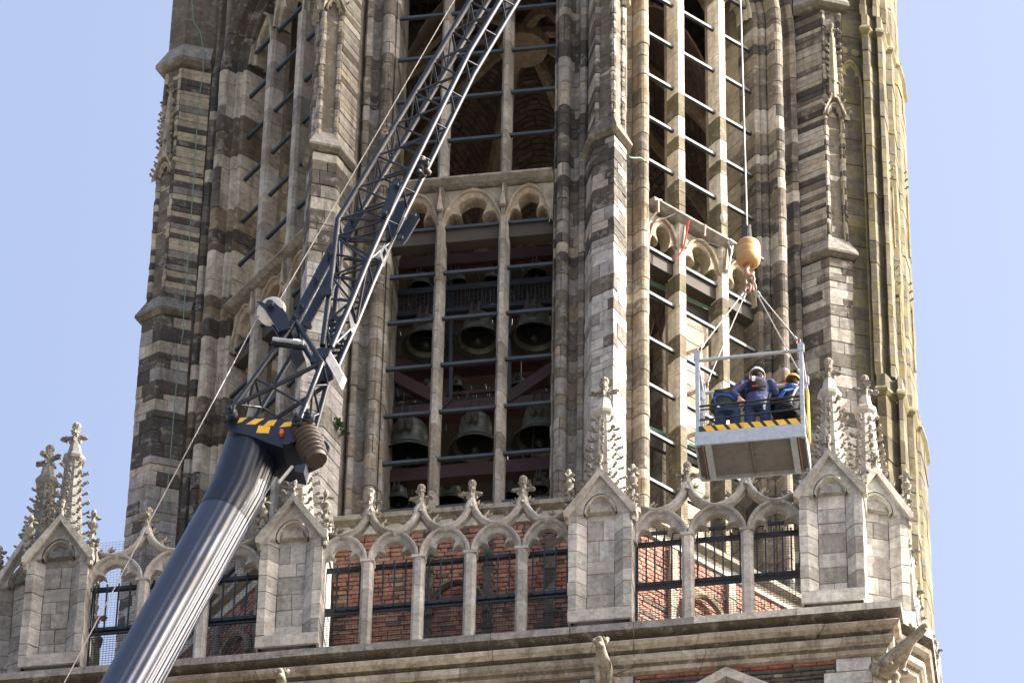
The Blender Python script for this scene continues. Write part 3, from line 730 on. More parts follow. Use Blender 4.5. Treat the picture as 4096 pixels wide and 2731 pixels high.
# ------------------------------------------------------------------ pinnacles
Z0 = 60.06
def pinnacle(label, x, y, rz, seed, pal, corner=(True, True)):
    r = random.Random(seed)
    t = thing('pinnacle', label, 'pinnacle', (0, 0, 0), 'crocketed stone pinnacles of the parapet')
    mas = Masonry(t, 'ashlar_block', 'ashlar_blocks', PALE, 300)
    mb = MB(); mb.prism([(-.40, .17, Z0), (.40, .17, Z0), (.40, .78, Z0), (-.40, .78, Z0)], (0, 0, 2.35), (.3, .28, .25)); mb.build('pier_core', MORTAR, t)
    fl = [(-.46, .80), (-.46, .0), (-.34, .0), (-.20, .12)]
    fr_ = [(.20, .12), (.34, .0), (.46, .0), (.46, .80)]
    pan = [(-.20, .12), (.20, .12)]; base = [(-.46, .80), (-.46, .0), (.46, .0), (.46, .80)]
    c = lambda: pick(pal, r)
    def st(p, z0, z1): mas.shell(ring(p, z0), ring(p, z1), n3(p), c(), depth=.05, c=.006, jit=.003)
    st(base, Z0, 60.29)
    for z0, z1 in courses(60.29, 62.27, .22, .36, r):
        if r.random() < .3: st(fl[1:], z0, z1); st(fl[:2], z0, z1)
        else: st(fl, z0, z1)
    for z0, z1 in courses(60.29, 62.27, .22, .36, r):
        st(fr_, z0, z1)
    for z0, z1 in courses(60.29, 62.3, .2, .42, r):
        if r.random() < .5: st(pan, z0, z1)
        else:
            m = r.uniform(-.06, .08); st([pan[0], (m, .12)], z0, z1); st([(m, .12), pan[1]], z0, z1)
    # gable with cusped niche head
    mb = MB(); gc = vary(pal[1][1] if pal is PD else (.48, .47, .44), .06, r); F = lambda u, D, z: Vector((u, -D, z))
    arch_band(mb, F, .0, 0, 62.16, .245, .34, .20, .30, .11, gc, .05)
    O = outer(len(tref()), .245, .34); rows = []
    for u, z in O:
        gx = u / .245 * .46; gz = 62.93 - abs(gx) / .46 * .72
        rows.append([F(u, .005, 62.16 + z), F(u * .5 + gx * .5, .005, (62.16 + z) * .5 + gz * .5), F(gx, .005, gz)])
    mb.grid(rows, gc); mb.prism([Vector((-.46, .12, 62.1)), Vector((.46, .12, 62.1)), Vector((0, .12, 62.9))], (0, .66, 0), gc)
    for s in (-1, 1):
        mb.prism([F(s * .25, .001, 62.15), F(s * .455, .001, 62.15), F(s * .455, .001, 62.22), F(s * .25, .001, 62.3)], (0, .1, 0), gc)
    mb.build('niche_gable', PALE, t, smooth=30)
    for s in (-1, 1):
        mb = MB(); poly = [(0, 62.99), (s * .53, 62.17), (s * .53, 62.07), (s * .47, 62.06), (0, 62.84)]
        mb.prism([F(u, .075, z) for u, z in poly], (0, .14, 0), vary((.42, .41, .38), .06, r)); mb.build('gable_coping', PALE, t)
        for k in range(4):
            q = .18 + k * .23
            inst('crocket', R.choice(CROCKS), t, rotm(Vector((s * .53 * q, -.03, 62.99 - .82 * q)), (s * .8, 0, .62), s=.95))
    # side gables
    for s in (-1, 1):
        mb = MB(); mb.prism([Vector((s * .44, .06, 62.1)), Vector((s * .44, .76, 62.1)), Vector((s * .44, .40, 62.85))], (s * .05, 0, 0), gc); mb.build('side_gable', PALE, t)
        for k in range(3):
            for e in (-1, 1): inst('crocket', R.choice(CROCKS), t, rotm(Vector((s * .48, .40 + e * .36 * (.25 + .27 * k), 62.85 - .75 * (.25 + .27 * k))), (s * .5, e * .5, .6), s=.8))
    inst('finial', R.choice(FINSV), t, Matrix.Translation((0, -.02, 63.07)))
    # spire
    cy = .40; cs = vary(tuple(.82 * q for q in pal[1][1]) if pal is PD else (.46, .445, .41), .08, r)
    mb = MB(); prof = [(.40, 62.2), (.30, 62.65), (.225, 63.1), (.185, 63.5), (.155, 63.9), (.128, 64.44)]
    rows = []
    for q in range(len(prof) - 1):
        (r0, a), (r1, b) = prof[q], prof[q + 1]
        m = MB(); m.lathe([(r0, a + .004), (r1, b - .004)], (0, cy, 0), n=8, col=vary(cs, .1, r))
        m.v = [tuple(Matrix.Rotation(math.radians(22.5), 3, 'Z') @ (Vector(v) - Vector((0, cy, 0))) + Vector((0, cy, 0))) for v in m.v]
        m.build('spire_stone', CARVED, t)
    mb = MB(); mb.lathe([(.125, 64.40), (.17, 64.45), (.182, 64.50), (.17, 64.545), (.125, 64.57), (.115, 64.62), (.085, 64.80)], (0, cy, 0), n=8, col=cs); mb.build('spire_collar', PALE, t)
    mF = Matrix.Translation((0, cy, 64.86)) @ Matrix.Scale(1.12, 4)
    inst('finial', R.choice(FINV), t, mF)
    for k in range(8):
        a = math.radians(45 * k); d = Vector((math.cos(a), math.sin(a), 0))
        if d.y > .5: continue
        for q in range(8):
            z = 62.78 + q * .2 + (.1 if k % 2 else 0)
            if z > 64.4: continue
            rr = max(.125, .29 - (z - 62.6) * .093)
            if z < 63.1: rr = .30 - (z - 62.65) * .165
            inst('crocket', R.choice(CROCKS), t, rotm(d * (rr + .01) + Vector((0, cy, z)), (d.x, d.y, .15 + r.uniform(-.1, .2)), s=r.uniform(.72, .95)))
    for s, on in ((-1, corner[0]), (1, corner[1])):
        if on:
            for yy in (.03,): inst('corner_pinnacle', CORN, t, Matrix.Translation((s * .47, yy, 62.28)) @ Matrix.Rotation(r.uniform(0, 1), 4, 'Z'))
    mas.flush()
    t.location = (x, y, 0); t.rotation_euler = (0, 0, rz)
    return t
PG = [(5, (.50, .50, .48)), (3, (.38, .38, .36)), (1.6, (.60, .59, .55))]
PW = [(5, (.62, .615, .595)), (3, (.41, .40, .375)), (1.6, (.72, .71, .68))]
PD = [(5, (.33, .325, .31)), (3, (.25, .245, .23)), (1.2, (.42, .41, .39))]
pinnacle('grey pinnacle in front of the white buttress right of the middle arcade', 2.28, -6.70, 0, 11, PG)
pinnacle('pinnacle half hidden behind the crane drum, between the left and middle arcades', -2.25, -6.70, 0, 12, PG)
pinnacle('pale pinnacle at the right end of the right arcade, under the basket corner', 5.63, -6.70, 0, 13, PW, (False, False))
pinnacle('narrow canted pinnacle with sunlit edge on the right corner of the cornice', 6.26, -6.25, math.radians(20), 14, PW, (False, True))
pinnacle('weathered pinnacle with tall leafy cross at the left end of the parapet', -5.72, -6.70, 0, 15, PD, (True, True))
pinnacle('outermost left canted pinnacle against the sky, dark and mossy', -6.35, -6.25, math.radians(-20), 16, PD, (True, False))
pinnacle('dark pinnacle on the far left flank seen through the left arcade opening', -6.60, -2.3, math.radians(-90), 17, PD)
pinnacle('pinnacle on the right flank, mostly hidden behind the right corner pinnacle', 6.77, -2.05, math.radians(90), 18, PW)

# ------------------------------------------------------------------ parapet arcades
LEAF_M = None
def m_ogee_leaf():
    mb = MB(); pts = [Vector((0, 0, 0)), Vector((.03, 0, .05)), Vector((.075, 0, .075)), Vector((.12, 0, .12))]
    mb.tube(pts, [.05, .045, .035, .01], 5, flat=.55); mb.tube([Vector((.05, 0, .05)), Vector((.10, 0, .03)), Vector((.14, 0, .055))], [.035, .028, .008], 5, flat=.5)
    mb.c = [(.37, .34, .29)] * len(mb.c); return mb.mesh('leaf_crocket', CARVED, smooth=60)
OLEAF = m_ogee_leaf()
def arcade(label, xs, D, seed, group):
    """xs: centre lines of the supports from pier to pier"""
    r = random.Random(seed); t = thing('parapet_arcade', label, 'arcade', (0, 0, 0), group)
    F = lambda u, d, z: Vector((u, -d, z)); n = len(xs) - 1; zs = 61.72
    col = lambda: pick([(4, (.46, .455, .44)), (3, (.37, .36, .33)), (2, (.54, .53, .51))], r)
    for x in xs[1:-1]:
        prof = [(-.085, .16), (-.085, .05), (-.045, .0), (.045, .0), (.085, .05), (.085, .16)]
        for z0, z1 in courses(60.10, 61.72, .38, .75, r):
            A = [F(x + u, D - v, z0 + .003) for u, v in prof]; m = MB()
            m.prism(A, (0, 0, z1 - z0 - .006), col()); m.build('colonnette_block', PALE, t)
        m = MB(); m.prism([F(x - .1, D + .01, 61.72), F(x + .1, D + .01, 61.72), F(x + .1, D - .17, 61.72), F(x - .1, D - .17, 61.72)], (0, 0, .05), col()); m.build('springer', PALE, t)
    for i in range(n):
        c = (xs[i] + xs[i + 1]) / 2; w = (xs[i + 1] - xs[i]) / 2
        mb = MB(); arch_band(mb, F, D, c, zs, w + .01, .54, w - .085, .44, .18, col(), .055); mb.build('cusped_arch', PALE, t, smooth=28)
    # ogee ribs from each arch crown to the finial over the next colonnette
    for i in range(n):
        c = (xs[i] + xs[i + 1]) / 2
        for s in (-1, 1):
            j = i + (1 if s == 1 else 0); xe = xs[j]
            if 0 < j < n: pts2 = [(c - s * .02, 62.27), (c + (xe - c) * .22, 62.30), (c + (xe - c) * .45, 62.36), (c + (xe - c) * .68, 62.46), (c + (xe - c) * .86, 62.59), (xe - s * .02, 62.76)]
            else: pts2 = [(c, 62.27), (c + (xe - c) * .3, 62.29), (c + (xe - c) * .62, 62.36)]
            rows = []
            for q, (u, z) in enumerate(pts2):
                a = pts2[max(0, q - 1)]; b = pts2[min(len(pts2) - 1, q + 1)]; d = Vector((b[0] - a[0], b[1] - a[1])).normalized(); nx, nz = -d.y, d.x
                hh = .055 if 0 < j < n else .05 - .012 * q
                sec = [(-hh, -.16), (-hh, -.05), (-.012, 0), (.012, 0), (hh, -.05), (hh, -.16)]
                rows.append([F(u + nx * e, D + .015 * (1 if s == 1 else .6) + dd, z + nz * e) for e, dd in sec])
            mb = MB(); mb.grid(rows, col(), close=True); mb.add(rows[-1], [tuple(range(6))]); mb.build('ogee_rib', PALE, t, smooth=35)
            for q in ((.42, .80) if 0 < j < n else (.5,)):
                k = q * (len(pts2) - 1); a = int(k); f = k - a
                u = pts2[a][0] + (pts2[min(a + 1, len(pts2) - 1)][0] - pts2[a][0]) * f; z = pts2[a][1] + (pts2[min(a + 1, len(pts2) - 1)][1] - pts2[a][1]) * f
                M = Matrix.Translation(F(u, D - .07, z + .04)) @ Matrix.Rotation(0 if s == -1 else math.pi, 4, 'Z')
                M = Matrix.Translation(F(u, D - .07, z + .045)) @ (Matrix.Rotation(math.pi, 4, 'Z') if s == 1 else Matrix.Identity(4))
                inst('leaf_crocket', OLEAF, t, M @ Matrix.Rotation(math.radians(-25), 4, 'Y') @ Matrix.Scale(r.uniform(.85, 1.15), 4))
    for x in xs[1:-1]:
        mb = MB(); mb.lathe([(.10, 62.62), (.08, 62.72), (.055, 62.84), (.05, 62.95)], (x, -D + .07, 0), n=8, col=col()); mb.build('finial_stem', PALE, t)
        inst('finial', R.choice(FINV), t, Matrix.Translation((x, -D + .07, 62.86)) @ Matrix.Rotation(r.uniform(-.1, .1), 4, 'Z') @ Matrix.Scale(.98, 4))
    return t
AG = 'pierced stone arcades of the parapet'
mid = arcade('five bay pierced stone arcade with crossing ogee ribs below the bells', [-1.905, -1.155, -.40, .355, 1.11, 1.86], 6.55, 21, AG)
arcR = arcade('three bay pierced stone arcade below the work basket, sunlit brick behind', [2.70, 3.53, 4.39, 5.23], 6.55, 22, AG)
arcL = arcade('three bay pierced stone arcade crossed by the crane boom', [-5.33, -4.47, -3.57, -2.68], 6.55, 23, AG)
sideL = copy_tree(arcR); sideL.location = (-.12, 0, 0); sideL.rotation_euler = (0, 0, math.radians(-90)); sideL['label'] = 'pierced stone arcade on the left flank, seen end on behind the left corner'
sideR = copy_tree(arcL); sideR.rotation_euler = (0, 0, math.radians(90)); sideR.location = (.1, 0, 0); sideR['label'] = 'pierced stone arcade on the right flank, seen edge on behind the right corner'

# ------------------------------------------------------------------ safety railings behind the arcades
def railing(label, x0, x1, D, seed, step=.165, tall=0.0):
    t = thing('safety_railing', label, 'railing', (0, 0, 0), 'dark iron railings behind the parapet arcades')
    r = random.Random(seed)
    for z, w in ((61.83, .06), (61.04, .06), (60.96, .03)):
        mb = MB(); mb.bar((x0, -D, z), (x1, -D, z), w, w); mb.build('rail', IRON, t)
    for z in ((61.83 + .45,) if tall else ()):
        mb = MB(); mb.bar((x0, -D + .25, z), (x1, -D + .25, z), .045, .045); mb.build('rail', IRON, t)
        k = int((x1 - x0) / .12)
        for i in range(k): mb = MB(); u = x0 + (i + .5) * .12; mb.bar((u, -D + .27, z - .16), (u, -D + .27, z + .1), .018, .018, up=(0, 1, 0)); mb.build('spike', IRON, t)
    k = int((x1 - x0) / step)
    for i in range(k):
        u = x0 + (i + .5) * (x1 - x0) / k
        mb = MB(); mb.bar((u, -D - .035, 61.02), (u, -D - .035, 61.90), .022, .022, up=(0, 1, 0)); mb.build('upright_bar', IRON, t)
    for u in (x0 + .03, x1 - .03):
        mb = MB(); mb.bar((u, -D + .02, 60.0), (u, -D + .02, 61.95), .055, .055, up=(0, 1, 0)); mb.build('post', IRON, t)
    mb = MB(); s = .045; n = int((x1 - x0) / s)
    for i in range(n): mb.bar((x0 + i * s, -D - .02, 60.05), (x0 + i * s, -D - .02, 60.95), .005, .005, up=(0, 1, 0))
    for i in range(20): mb.bar((x0, -D - .022, 60.06 + i * s), (x1, -D - .022, 60.06 + i * s), .005, .005)
    mb.build('wire_mesh', IRON, t, kind='stuff')
    return t
railing('dark iron railing with mesh behind the five bay middle arcade', -1.88, 1.84, 6.28, 1)
railing('taller iron railing with spikes behind the right arcade under the basket', 2.72, 5.2, 6.28, 2, .12, 1)
railing('dark iron railing with mesh behind the left arcade, crossed by the boom', -5.3, -2.7, 6.28, 3)
def bird_net(label, x0, x1, z0, z1, D):
    mb = MB(); s = .05
    n = int((x1 - x0) / s); m = int((z1 - z0) / s)
    for i in range(n + 1): mb.bar((x0 + i * s, -D, z0), (x0 + i * s, -D, z1), .0022, .0022, up=(0, 1, 0))
    for i in range(m + 1): mb.bar((x0, -D, z0 + i * s), (x1, -D, z0 + i * s), .0022, .0022)
    o = mb.build('bird_net', IRON, None); tag(o, label, 'net', 'fine bird nets hung behind the arcades')
bird_net('fine bird net behind the left arcade opening beside the left pinnacle', -5.3, -2.7, 61.0, 62.7, 6.36)
bird_net('fine bird net behind the right arcade openings under the basket', 2.72, 5.2, 61.0, 62.7, 6.36)

# ------------------------------------------------------------------ gargoyles
def skin_obj(name, verts, edges, mat, parent=None, root=0, sub=2):
    """verts: (x, y, z, r) or (x, y, z, rx, ry)"""
    me = bpy.data.meshes.new(name); org = origin(parent) if parent else Vector((0, 0, 0))
    me.from_pydata([tuple(Vector(v[:3]) - org) for v in verts], edges, [])
    o = bpy.data.objects.new(name, me); link(o); o.parent = parent
    sk = o.modifiers.new('skin', 'SKIN'); sk.use_smooth_shade = True
    for i, v in enumerate(verts):
        d = me.skin_vertices[0].data[i]; d.radius = (v[3], v[4] if len(v) > 4 else v[3]); d.use_root = (i == root)
    sb = o.modifiers.new('sub', 'SUBSURF'); sb.levels = sub; sb.render_levels = sub
    me.materials.append(mat); return o
def gargoyle(label, base, d, seed, L=.95, rise=.28, sit=False):
    """crouching beast leaning out along d, mouth open"""
    t = thing('gargoyle', label, 'gargoyle', base, 'stone gargoyles under the cornice'); b = Vector(base)
    d = Vector(d).normalized(); s = Vector((-d.y, d.x, 0)); u = Vector((0, 0, 1))
    P = lambda a, w, h, *r: (*(b + d * a * L + s * w + u * (h + rise * a)), *r)
    vs = [P(.0, 0, -.04, .13), P(.25, 0, -.02, .135), P(.50, 0, .01, .115), P(.70, 0, .07, .085), P(.82, 0, .12, .075), P(.93, 0, .15, .08), P(1.04, 0, .15, .058), P(1.14, 0, .155, .038),
          P(1.03, 0, .095, .04), P(1.11, 0, .075, .028)]
    es = [(0, 1), (1, 2), (2, 3), (3, 4), (4, 5), (5, 6), (6, 7), (5, 8), (8, 9)]
    for sg in (-1, 1):
        k = len(vs); vs += [P(.45, sg * .10, -.04, .06), P(.34, sg * .15, -.14, .045), P(.42, sg * .15, -.24, .035), P(.50, sg * .15, -.25, .03)]; es += [(2, k), (k, k + 1), (k + 1, k + 2), (k + 2, k + 3)]
        k = len(vs); vs += [P(.06, sg * .13, -.06, .09), P(.20, sg * .19, -.12, .065), P(.10, sg * .18, -.22, .045), P(.20, sg * .18, -.26, .035)]; es += [(0, k), (k, k + 1), (k + 1, k + 2), (k + 2, k + 3)]
    if sit:
        vs = [P(.05, 0, -.10, .12), P(.22, 0, -.03, .13), P(.42, 0, .05, .125), P(.58, 0, .13, .10), P(.70, 0, .20, .075), P(.80, 0, .25, .085), P(.92, 0, .25, .062), P(1.02, 0, .24, .04), P(.92, 0, .17, .045), P(1.0, 0, .14, .03)]
        es = [(0, 1), (1, 2), (2, 3), (3, 4), (4, 5), (5, 6), (6, 7), (5, 8), (8, 9)]
        for sg in (-1, 1):
            k = len(vs); vs += [P(.46, sg * .085, .0, .06), P(.38, sg * .085, -.13, .045), P(.30, sg * .08, -.25, .038), P(.36, sg * .08, -.30, .04)]; es += [(2, k), (k, k + 1), (k + 1, k + 2), (k + 2, k + 3)]
            k = len(vs); vs += [P(.12, sg * .13, -.10, .085), P(.26, sg * .17, -.10, .07), P(.14, sg * .165, -.22, .05), P(.26, sg * .165, -.29, .042)]; es += [(0, k), (k, k + 1), (k + 1, k + 2), (k + 2, k + 3)]
    body = skin_obj('body', vs, es, CARVED_PLAIN, t)
    for sg in (-1, 1):
        mb = MB(); e = b + d * (.78 if sit else .90) * L + s * sg * .065 + u * ((.32 if sit else .22) + rise * .9)
        mb.tube([e - u * .04, e + s * sg * .03 + u * .03 - d * .02, e + s * sg * .045 + u * .07 - d * .05], [.04, .035, .008], 6); mb.build('ear', CARVED_PLAIN, t, smooth=60)
        mb = MB(); mb.lump(b + d * (.88 if sit else .985) * L + s * sg * .055 + u * ((.30 if sit else .20) + rise * .98), .018, 2, .1); mb.build('eye', CARVED_PLAIN, t, smooth=60)
    return t
m_, nt_, b_ = new_mat('gargoyle_stone')
g_ = N(nt_, 'NewGeometry').outputs['Position']
c_ = mixc(nt_, 'MIX', ramp(nt_, noise_node(nt_, g_, 9, 6, .7), .4, .65), (.34, .31, .25), (.15, .13, .10))
c_ = mixc(nt_, 'MIX', ramp(nt_, noise_node(nt_, g_, 30, 5, .7), .58, .7), c_, (.44, .42, .36))
nt_.links.new(c_, b_.inputs['Base Color']); b_.inputs['Roughness'].default_value = .9
bp_ = N(nt_, 'Bump'); bp_.inputs['Strength'].default_value = .7; bp_.inputs['Distance'].default_value = .03
nt_.links.new(noise_node(nt_, g_, 22, 7, .7), bp_.inputs['Height']); nt_.links.new(bp_.outputs[0], b_.inputs['Normal'])
CARVED_PLAIN = m_
gargoyle('pale stone beast gargoyle under the cornice below the grey middle pinnacle', (2.37, -6.6, 58.93), (-.05, -1, 0), 1, .62, .08, True)
gargoyle('long necked gargoyle with open jaws at the right corner of the cornice', (6.22, -6.5, 58.86), (.75, -.75, 0), 2, .95, -.05)
gargoyle('stone beast gargoyle at the bottom edge beside the crane boom', (-2.22, -6.6, 58.82), (0, -1, 0), 3, .62, .08, True)
# ------------------------------------------------------------------ carillon: frame, decks, bells
frame = thing('bell_frame', 'dark red carillon frame of beams, braces and decks inside the open windows', 'bell frame', (0, 0, 60))
def fbar(name, a, b, w, h, m=REDWOOD, up=(0, 0, 1)):
    mb = MB(); mb.bar(a, b, w, h, up=up); mb.build(name, m, frame)
for z, h in ((65.80, .26), (67.15, .24), (70.42, .22)):
    fbar('front_beam', (-2.2, -3.95, z), (2.2, -3.95, z), .2, h)
    fbar('back_beam', (-2.2, -1.4, z), (2.2, -1.4, z), .2, h)
for z in (66.98, 69.16, 70.26):
    fbar('bell_beam', (-2.1, -3.9, z + .12), (2.1, -3.9, z + .12), .16, .16)
    for y in (-2.9, -1.9): fbar('bell_beam', (-2.1, y, z + .12), (2.1, y, z + .12), .16, .16)
fbar('deck_beam', (-2.2, -4.02, 69.77), (2.2, -4.02, 69.77), .08, .12, IRON); fbar('deck_beam', (-2.2, -4.02, 69.28), (2.2, -4.02, 69.28), .08, .08, IRON)
for s in (-1, 1):
    fbar('diagonal_brace', (s * 1.45, -4.0, 68.05), (s * .45, -4.0, 67.22), .14, .2, REDWOOD)
    for y in (-3.9, -1.5):
        fbar('corner_post', (s * 1.75, y, 63.5), (s * 1.75, y, 70.6), .18, .18, REDWOOD, up=(0, 1, 0))
    for z in (66.9, 69.0): fbar('side_beam', (s * 1.75, -3.9, z), (s * 1.75, 2.4, z), .16, .2)
for x in (-1.32, -.42, .5): fbar('thin_post', (x, -3.97, 67.3), (x - .05, -3.97, 70.3), .05, .07, IRON, up=(0, 1, 0))
mb = MB()
for i in range(45): mb.bar((-1.4 + i * .065, -4.03, 69.30), (-1.4 + i * .065, -4.03, 69.74), .012, .012, up=(0, 1, 0))
for i in range(7): mb.bar((-1.4, -4.03, 69.32 + i * .065), (1.45, -4.03, 69.32 + i * .065), .01, .01)
mb.build('deck_mesh', IRON, frame, kind='stuff')
# boarded decks
def deck(x0, x1, y0, y1, z, w=.24):
    x = x0
    while x < x1 - .05:
        mb = MB(); mb.box((x + .006, y0, z), (min(x + w, x1) - .006, y1, z + .05)); mb.build('deck_board', WOOD, frame); x += w
deck(-2.1, 1.9, -3.3, 2.6, 71.0); deck(-2.1, 1.9, -2.5, 2.6, 68.4); deck(-2.1, 1.9, -2.2, 2.6, 66.2)
for z in (69.75, 66.55):
    mb = MB(); zz = z; k = .95
    poly = [Vector((2.06, -4.1, zz)), Vector((3.55, -2.9, zz)), Vector((3.5, -2.7, zz)), Vector((2.02, -3.9, zz))]
    mb.prism(poly, (0, 0, .14)); mb.build('landing', WOOD, frame)
    fbar('landing_edge', (2.02, -4.13, zz + .16), (3.6, -2.92, zz + .16), .05, .06, COPPER); fbar('landing_fascia', (2.03, -4.09, zz - .08), (3.56, -2.88, zz - .08), .06, .2, WOOD)
for k in range(4): fbar('louvre_board', (2.42, -4.0, 63.75 + k * .32), (2.72, -3.72, 63.75 + k * .32), .05, .12, REDWOOD)
fbar('louvre_post', (2.72, -3.72, 63.4), (2.72, -3.72, 65.2), .08, .08, REDWOOD, up=(0, 1, 0)); fbar('louvre_post', (2.42, -4.0, 63.4), (2.42, -4.0, 65.2), .06, .06, REDWOOD, up=(0, 1, 0))
BELLM = {}
def bell(label, x, y, z, dia, h):
    """z: mouth height"""
    t = thing('carillon_bell', label, 'bell', (x, y, z), 'bronze bells of the carillon'); R0 = dia / 2
    prof = [(.02, 1.0), (.30, .995), (.47, .965), (.545, .90), (.565, .80), (.575, .72), (.60, .70), (.60, .68), (.585, .66), (.62, .45), (.68, .30), (.70, .28), (.70, .26), (.69, .25), (.78, .15), (.90, .06), (1.0, .015), (1.0, 0), (.93, 0), (.83, .10), (.68, .28), (.55, .6), (.48, .85), (.02, .9)]
    mb = MB(); mb.lathe([(r * R0, q * h) for r, q in prof[:18]], (x, y, z), n=36, cap=False); mb.build('bell_body', BRONZE, t, smooth=35)
    mb = MB(); mb.lathe([(r * R0, q * h) for r, q in prof[17:]], (x, y, z), n=36, cap=False); mb.build('bell_inside', BELLIN, t, smooth=35)
    for s in (-1, 1):
        mb = MB(); ln = min(.42, h * .5); cx = x + s * R0 * .14 - R0 * .05
        pts = [Vector((cx, y - R0 * .50, z + h * 1.22)), Vector((cx, y - R0 * .64, z + h * .95)), Vector((cx, y - R0 * .72, z + h * .62))]
        mb.tube(pts, [.022, .03, .045] if dia > .5 else [.014, .018, .022], 8, flat=1.0); mb.lump(pts[-1], (.05 * dia / .7, .035, .10 * dia / .7), 2, .1); mb.build('hammer', WOOD, t, smooth=50)
    mb = MB(); mb.bar((x - R0 * .5, y, z + h * 1.16), (x + R0 * .5, y, z + h * 1.16), .06, .05)
    for s in (-.4, -.12, .12, .4): mb.bar((x + s * R0, y, z + h * .96), (x + s * R0, y, z + h * 1.25), .025, .025, up=(0, 1, 0))
    mb.build('headstock', REDWOOD, t)
    mb = MB(); mb.tube([(x, y, z + h * .85), (x, y, z + h * .12)], .014, 6); mb.lump((x, y, z + h * .08), R0 * .16, 1, .05); mb.build('clapper', IRON, t, smooth=60)
    return t
BL = [('large bell at the left of the lowest full row in the middle window', -1.06, -3.9, 66.18, .86, .72), ('large bell in the centre of the lowest full row', -.03, -3.9, 66.28, .76, .66), ('large bell at the right of the lowest full row, crown catching sun', .97, -3.9, 66.33, .80, .64),
      ('dark mouthed bell at the left of the middle row', -.85, -3.9, 68.66, .70, .52), ('dark mouthed bell in the centre of the middle row', -.03, -3.9, 68.64, .70, .52), ('dark mouthed bell at the right of the middle row with paler shoulder', .86, -3.9, 68.60, .74, .58),
      ('small bell at the left of the top row under the red beam', -.97, -3.9, 69.93, .43, .34), ('small bell behind the left mullion in the top row', -.37, -3.9, 69.95, .36, .3), ('smallest bell of the top row left of the right mullion', .16, -3.9, 69.96, .32, .29), ('small bell at the right of the top row against a bright gap', .88, -3.9, 69.98, .44, .34),
      ('little bell hanging below the middle row behind the left mullion', -.84, -3.7, 67.85, .25, .2), ('little bell hanging below the middle row near the centre', -.37, -3.7, 67.85, .25, .2), ('little bell hanging below the middle row near the right brace', .60, -3.7, 67.75, .32, .24),
      ('pale green banded bell just above the sill at the right, behind a finial', 1.0, -4.0, 65.22, .36, .32), ('bell partly hidden behind the sill finial at the left', -1.2, -3.9, 65.3, .46, .36),
      ('bell in the second rank behind the lowest row', .5, -2.7, 66.3, .6, .5), ('bell in the second rank behind the lowest row at left', -.6, -2.7, 66.3, .6, .5)]
for k, b in enumerate(BL):
    s = 1.12 if k < 6 else 1.0
    bell(b[0], b[1], b[2], b[3], b[4] * s, b[5] * s)
# tracker wires, crank bars and hanger rods between the ranks
rr_ = random.Random(5)
for i in range(26):
    x = rr_.uniform(-1.5, 1.5); z0 = rr_.choice([65.9, 67.2, 69.2]); ln = rr_.uniform(.5, 1.2); y = rr_.uniform(-3.85, -3.4)
    mb = MB(); mb.tube([(x, y, z0), (x + rr_.uniform(-.03, .03), y, z0 + ln)], .006, 5); mb.build('tracker_wire', ROPE, frame)
for z in (67.55, 67.72, 69.05, 70.62):
    fbar('crank_bar', (-1.9, -3.75, z), (1.9, -3.75, z + rr_.uniform(-.03, .03)), .05, .06, REDWOOD if rr_.random() < .6 else IRON)
for x in (-1.1, -.75, -.2, .25, .7, 1.15):
    for z in (65.95, 67.3): fbar('hanger', (x, -3.86, z), (x + .02, -3.86, z + .32), .03, .05, REDWOOD, up=(0, 1, 0))
for s, x in ((-1, -1.2), (1, 1.25)): fbar('side_strut', (x, -3.7, 67.3), (x + s * .25, -3.2, 69.0), .06, .08, IRON)

# ------------------------------------------------------------------ stair turret at the right
turret = thing('stair_turret', 'lichen stained stone stair turret at the right edge of the tower', 'turret', (6, -1, 60))
MT = Masonry(turret, 'ashlar_block', 'ashlar_blocks', LICHEN, 300)
def tur_plan(o):
    return [(5.60, -2.36), (6.02 + o * .3, -2.18 - o * .3), (6.025 + o * .3, -2.37 - o * .3), (6.11 + o * .6, -2.355 - o * .3), (6.145 + o, -2.24), (6.20 + o, -2.22), (6.235 + o, -2.30), (6.30 + o, -2.27), (6.33 + o, -1.9), (6.42 + o, -1.86), (6.44 + o, -1.55), (6.49 + o, -1.50), (6.53 + o, -1.2), (6.54 + o, -.7), (6.3, -.4), (5.2, -.3)]
mb = MB(); P = off2(tur_plan(-.02), .05); mb.prism([Vector((x, y, 50)) for x, y in P] + [Vector((4.6, -.6, 50))], (0, 0, 36), (.2, .18, .12)); mb.build('turret_core', MORTAR, turret)
TUC = lambda z, lit: pick([(6, (.15, .13, .07)), (3, (.21, .18, .105)), (2, (.11, .097, .055)), (1.2, (.06, .052, .036))])
for z0, z1 in courses(52, 80.5, .26, .5):
    o = .16 if z0 < 68.3 else (.06 if z0 < 76.7 else 0)
    P = tur_plan(o); bandc = vary((.10, .085, .06)) if R.random() < .13 else None
    segs = [[0, 1], [1, 2, 3, 4, 5], [5, 6, 7, 8], [8, 9, 10], [10, 11, 12], [12, 13]]
    for sg in segs:
        pts = [P[i] for i in sg]; c = bandc if bandc and sg[0] > 0 else TUC(z0, sg[0] > 2)
        MT.shell(ring(pts, z0), ring(pts, z1), n3(pts), c, depth=.06, c=.006, jit=.004, weight=2 if z1 > 59 else .05)
MT.flush()
for zz, o in ((68.3, .16), (76.7, .06)):
    P = tur_plan(o); rows = []
    for e, dz in ((.0, -.07), (.06, 0), (.06, .05), (-.10, .30)):
        rows.append([Vector((x, y, zz + dz)) - Vector((n.x, n.y, 0)) * e for (x, y), n in zip(P[1:14], inward(P[1:14]))])
    mb = MB(); mb.grid(rows, (.24, .22, .13)); mb.build('string_course', LICHEN, turret)
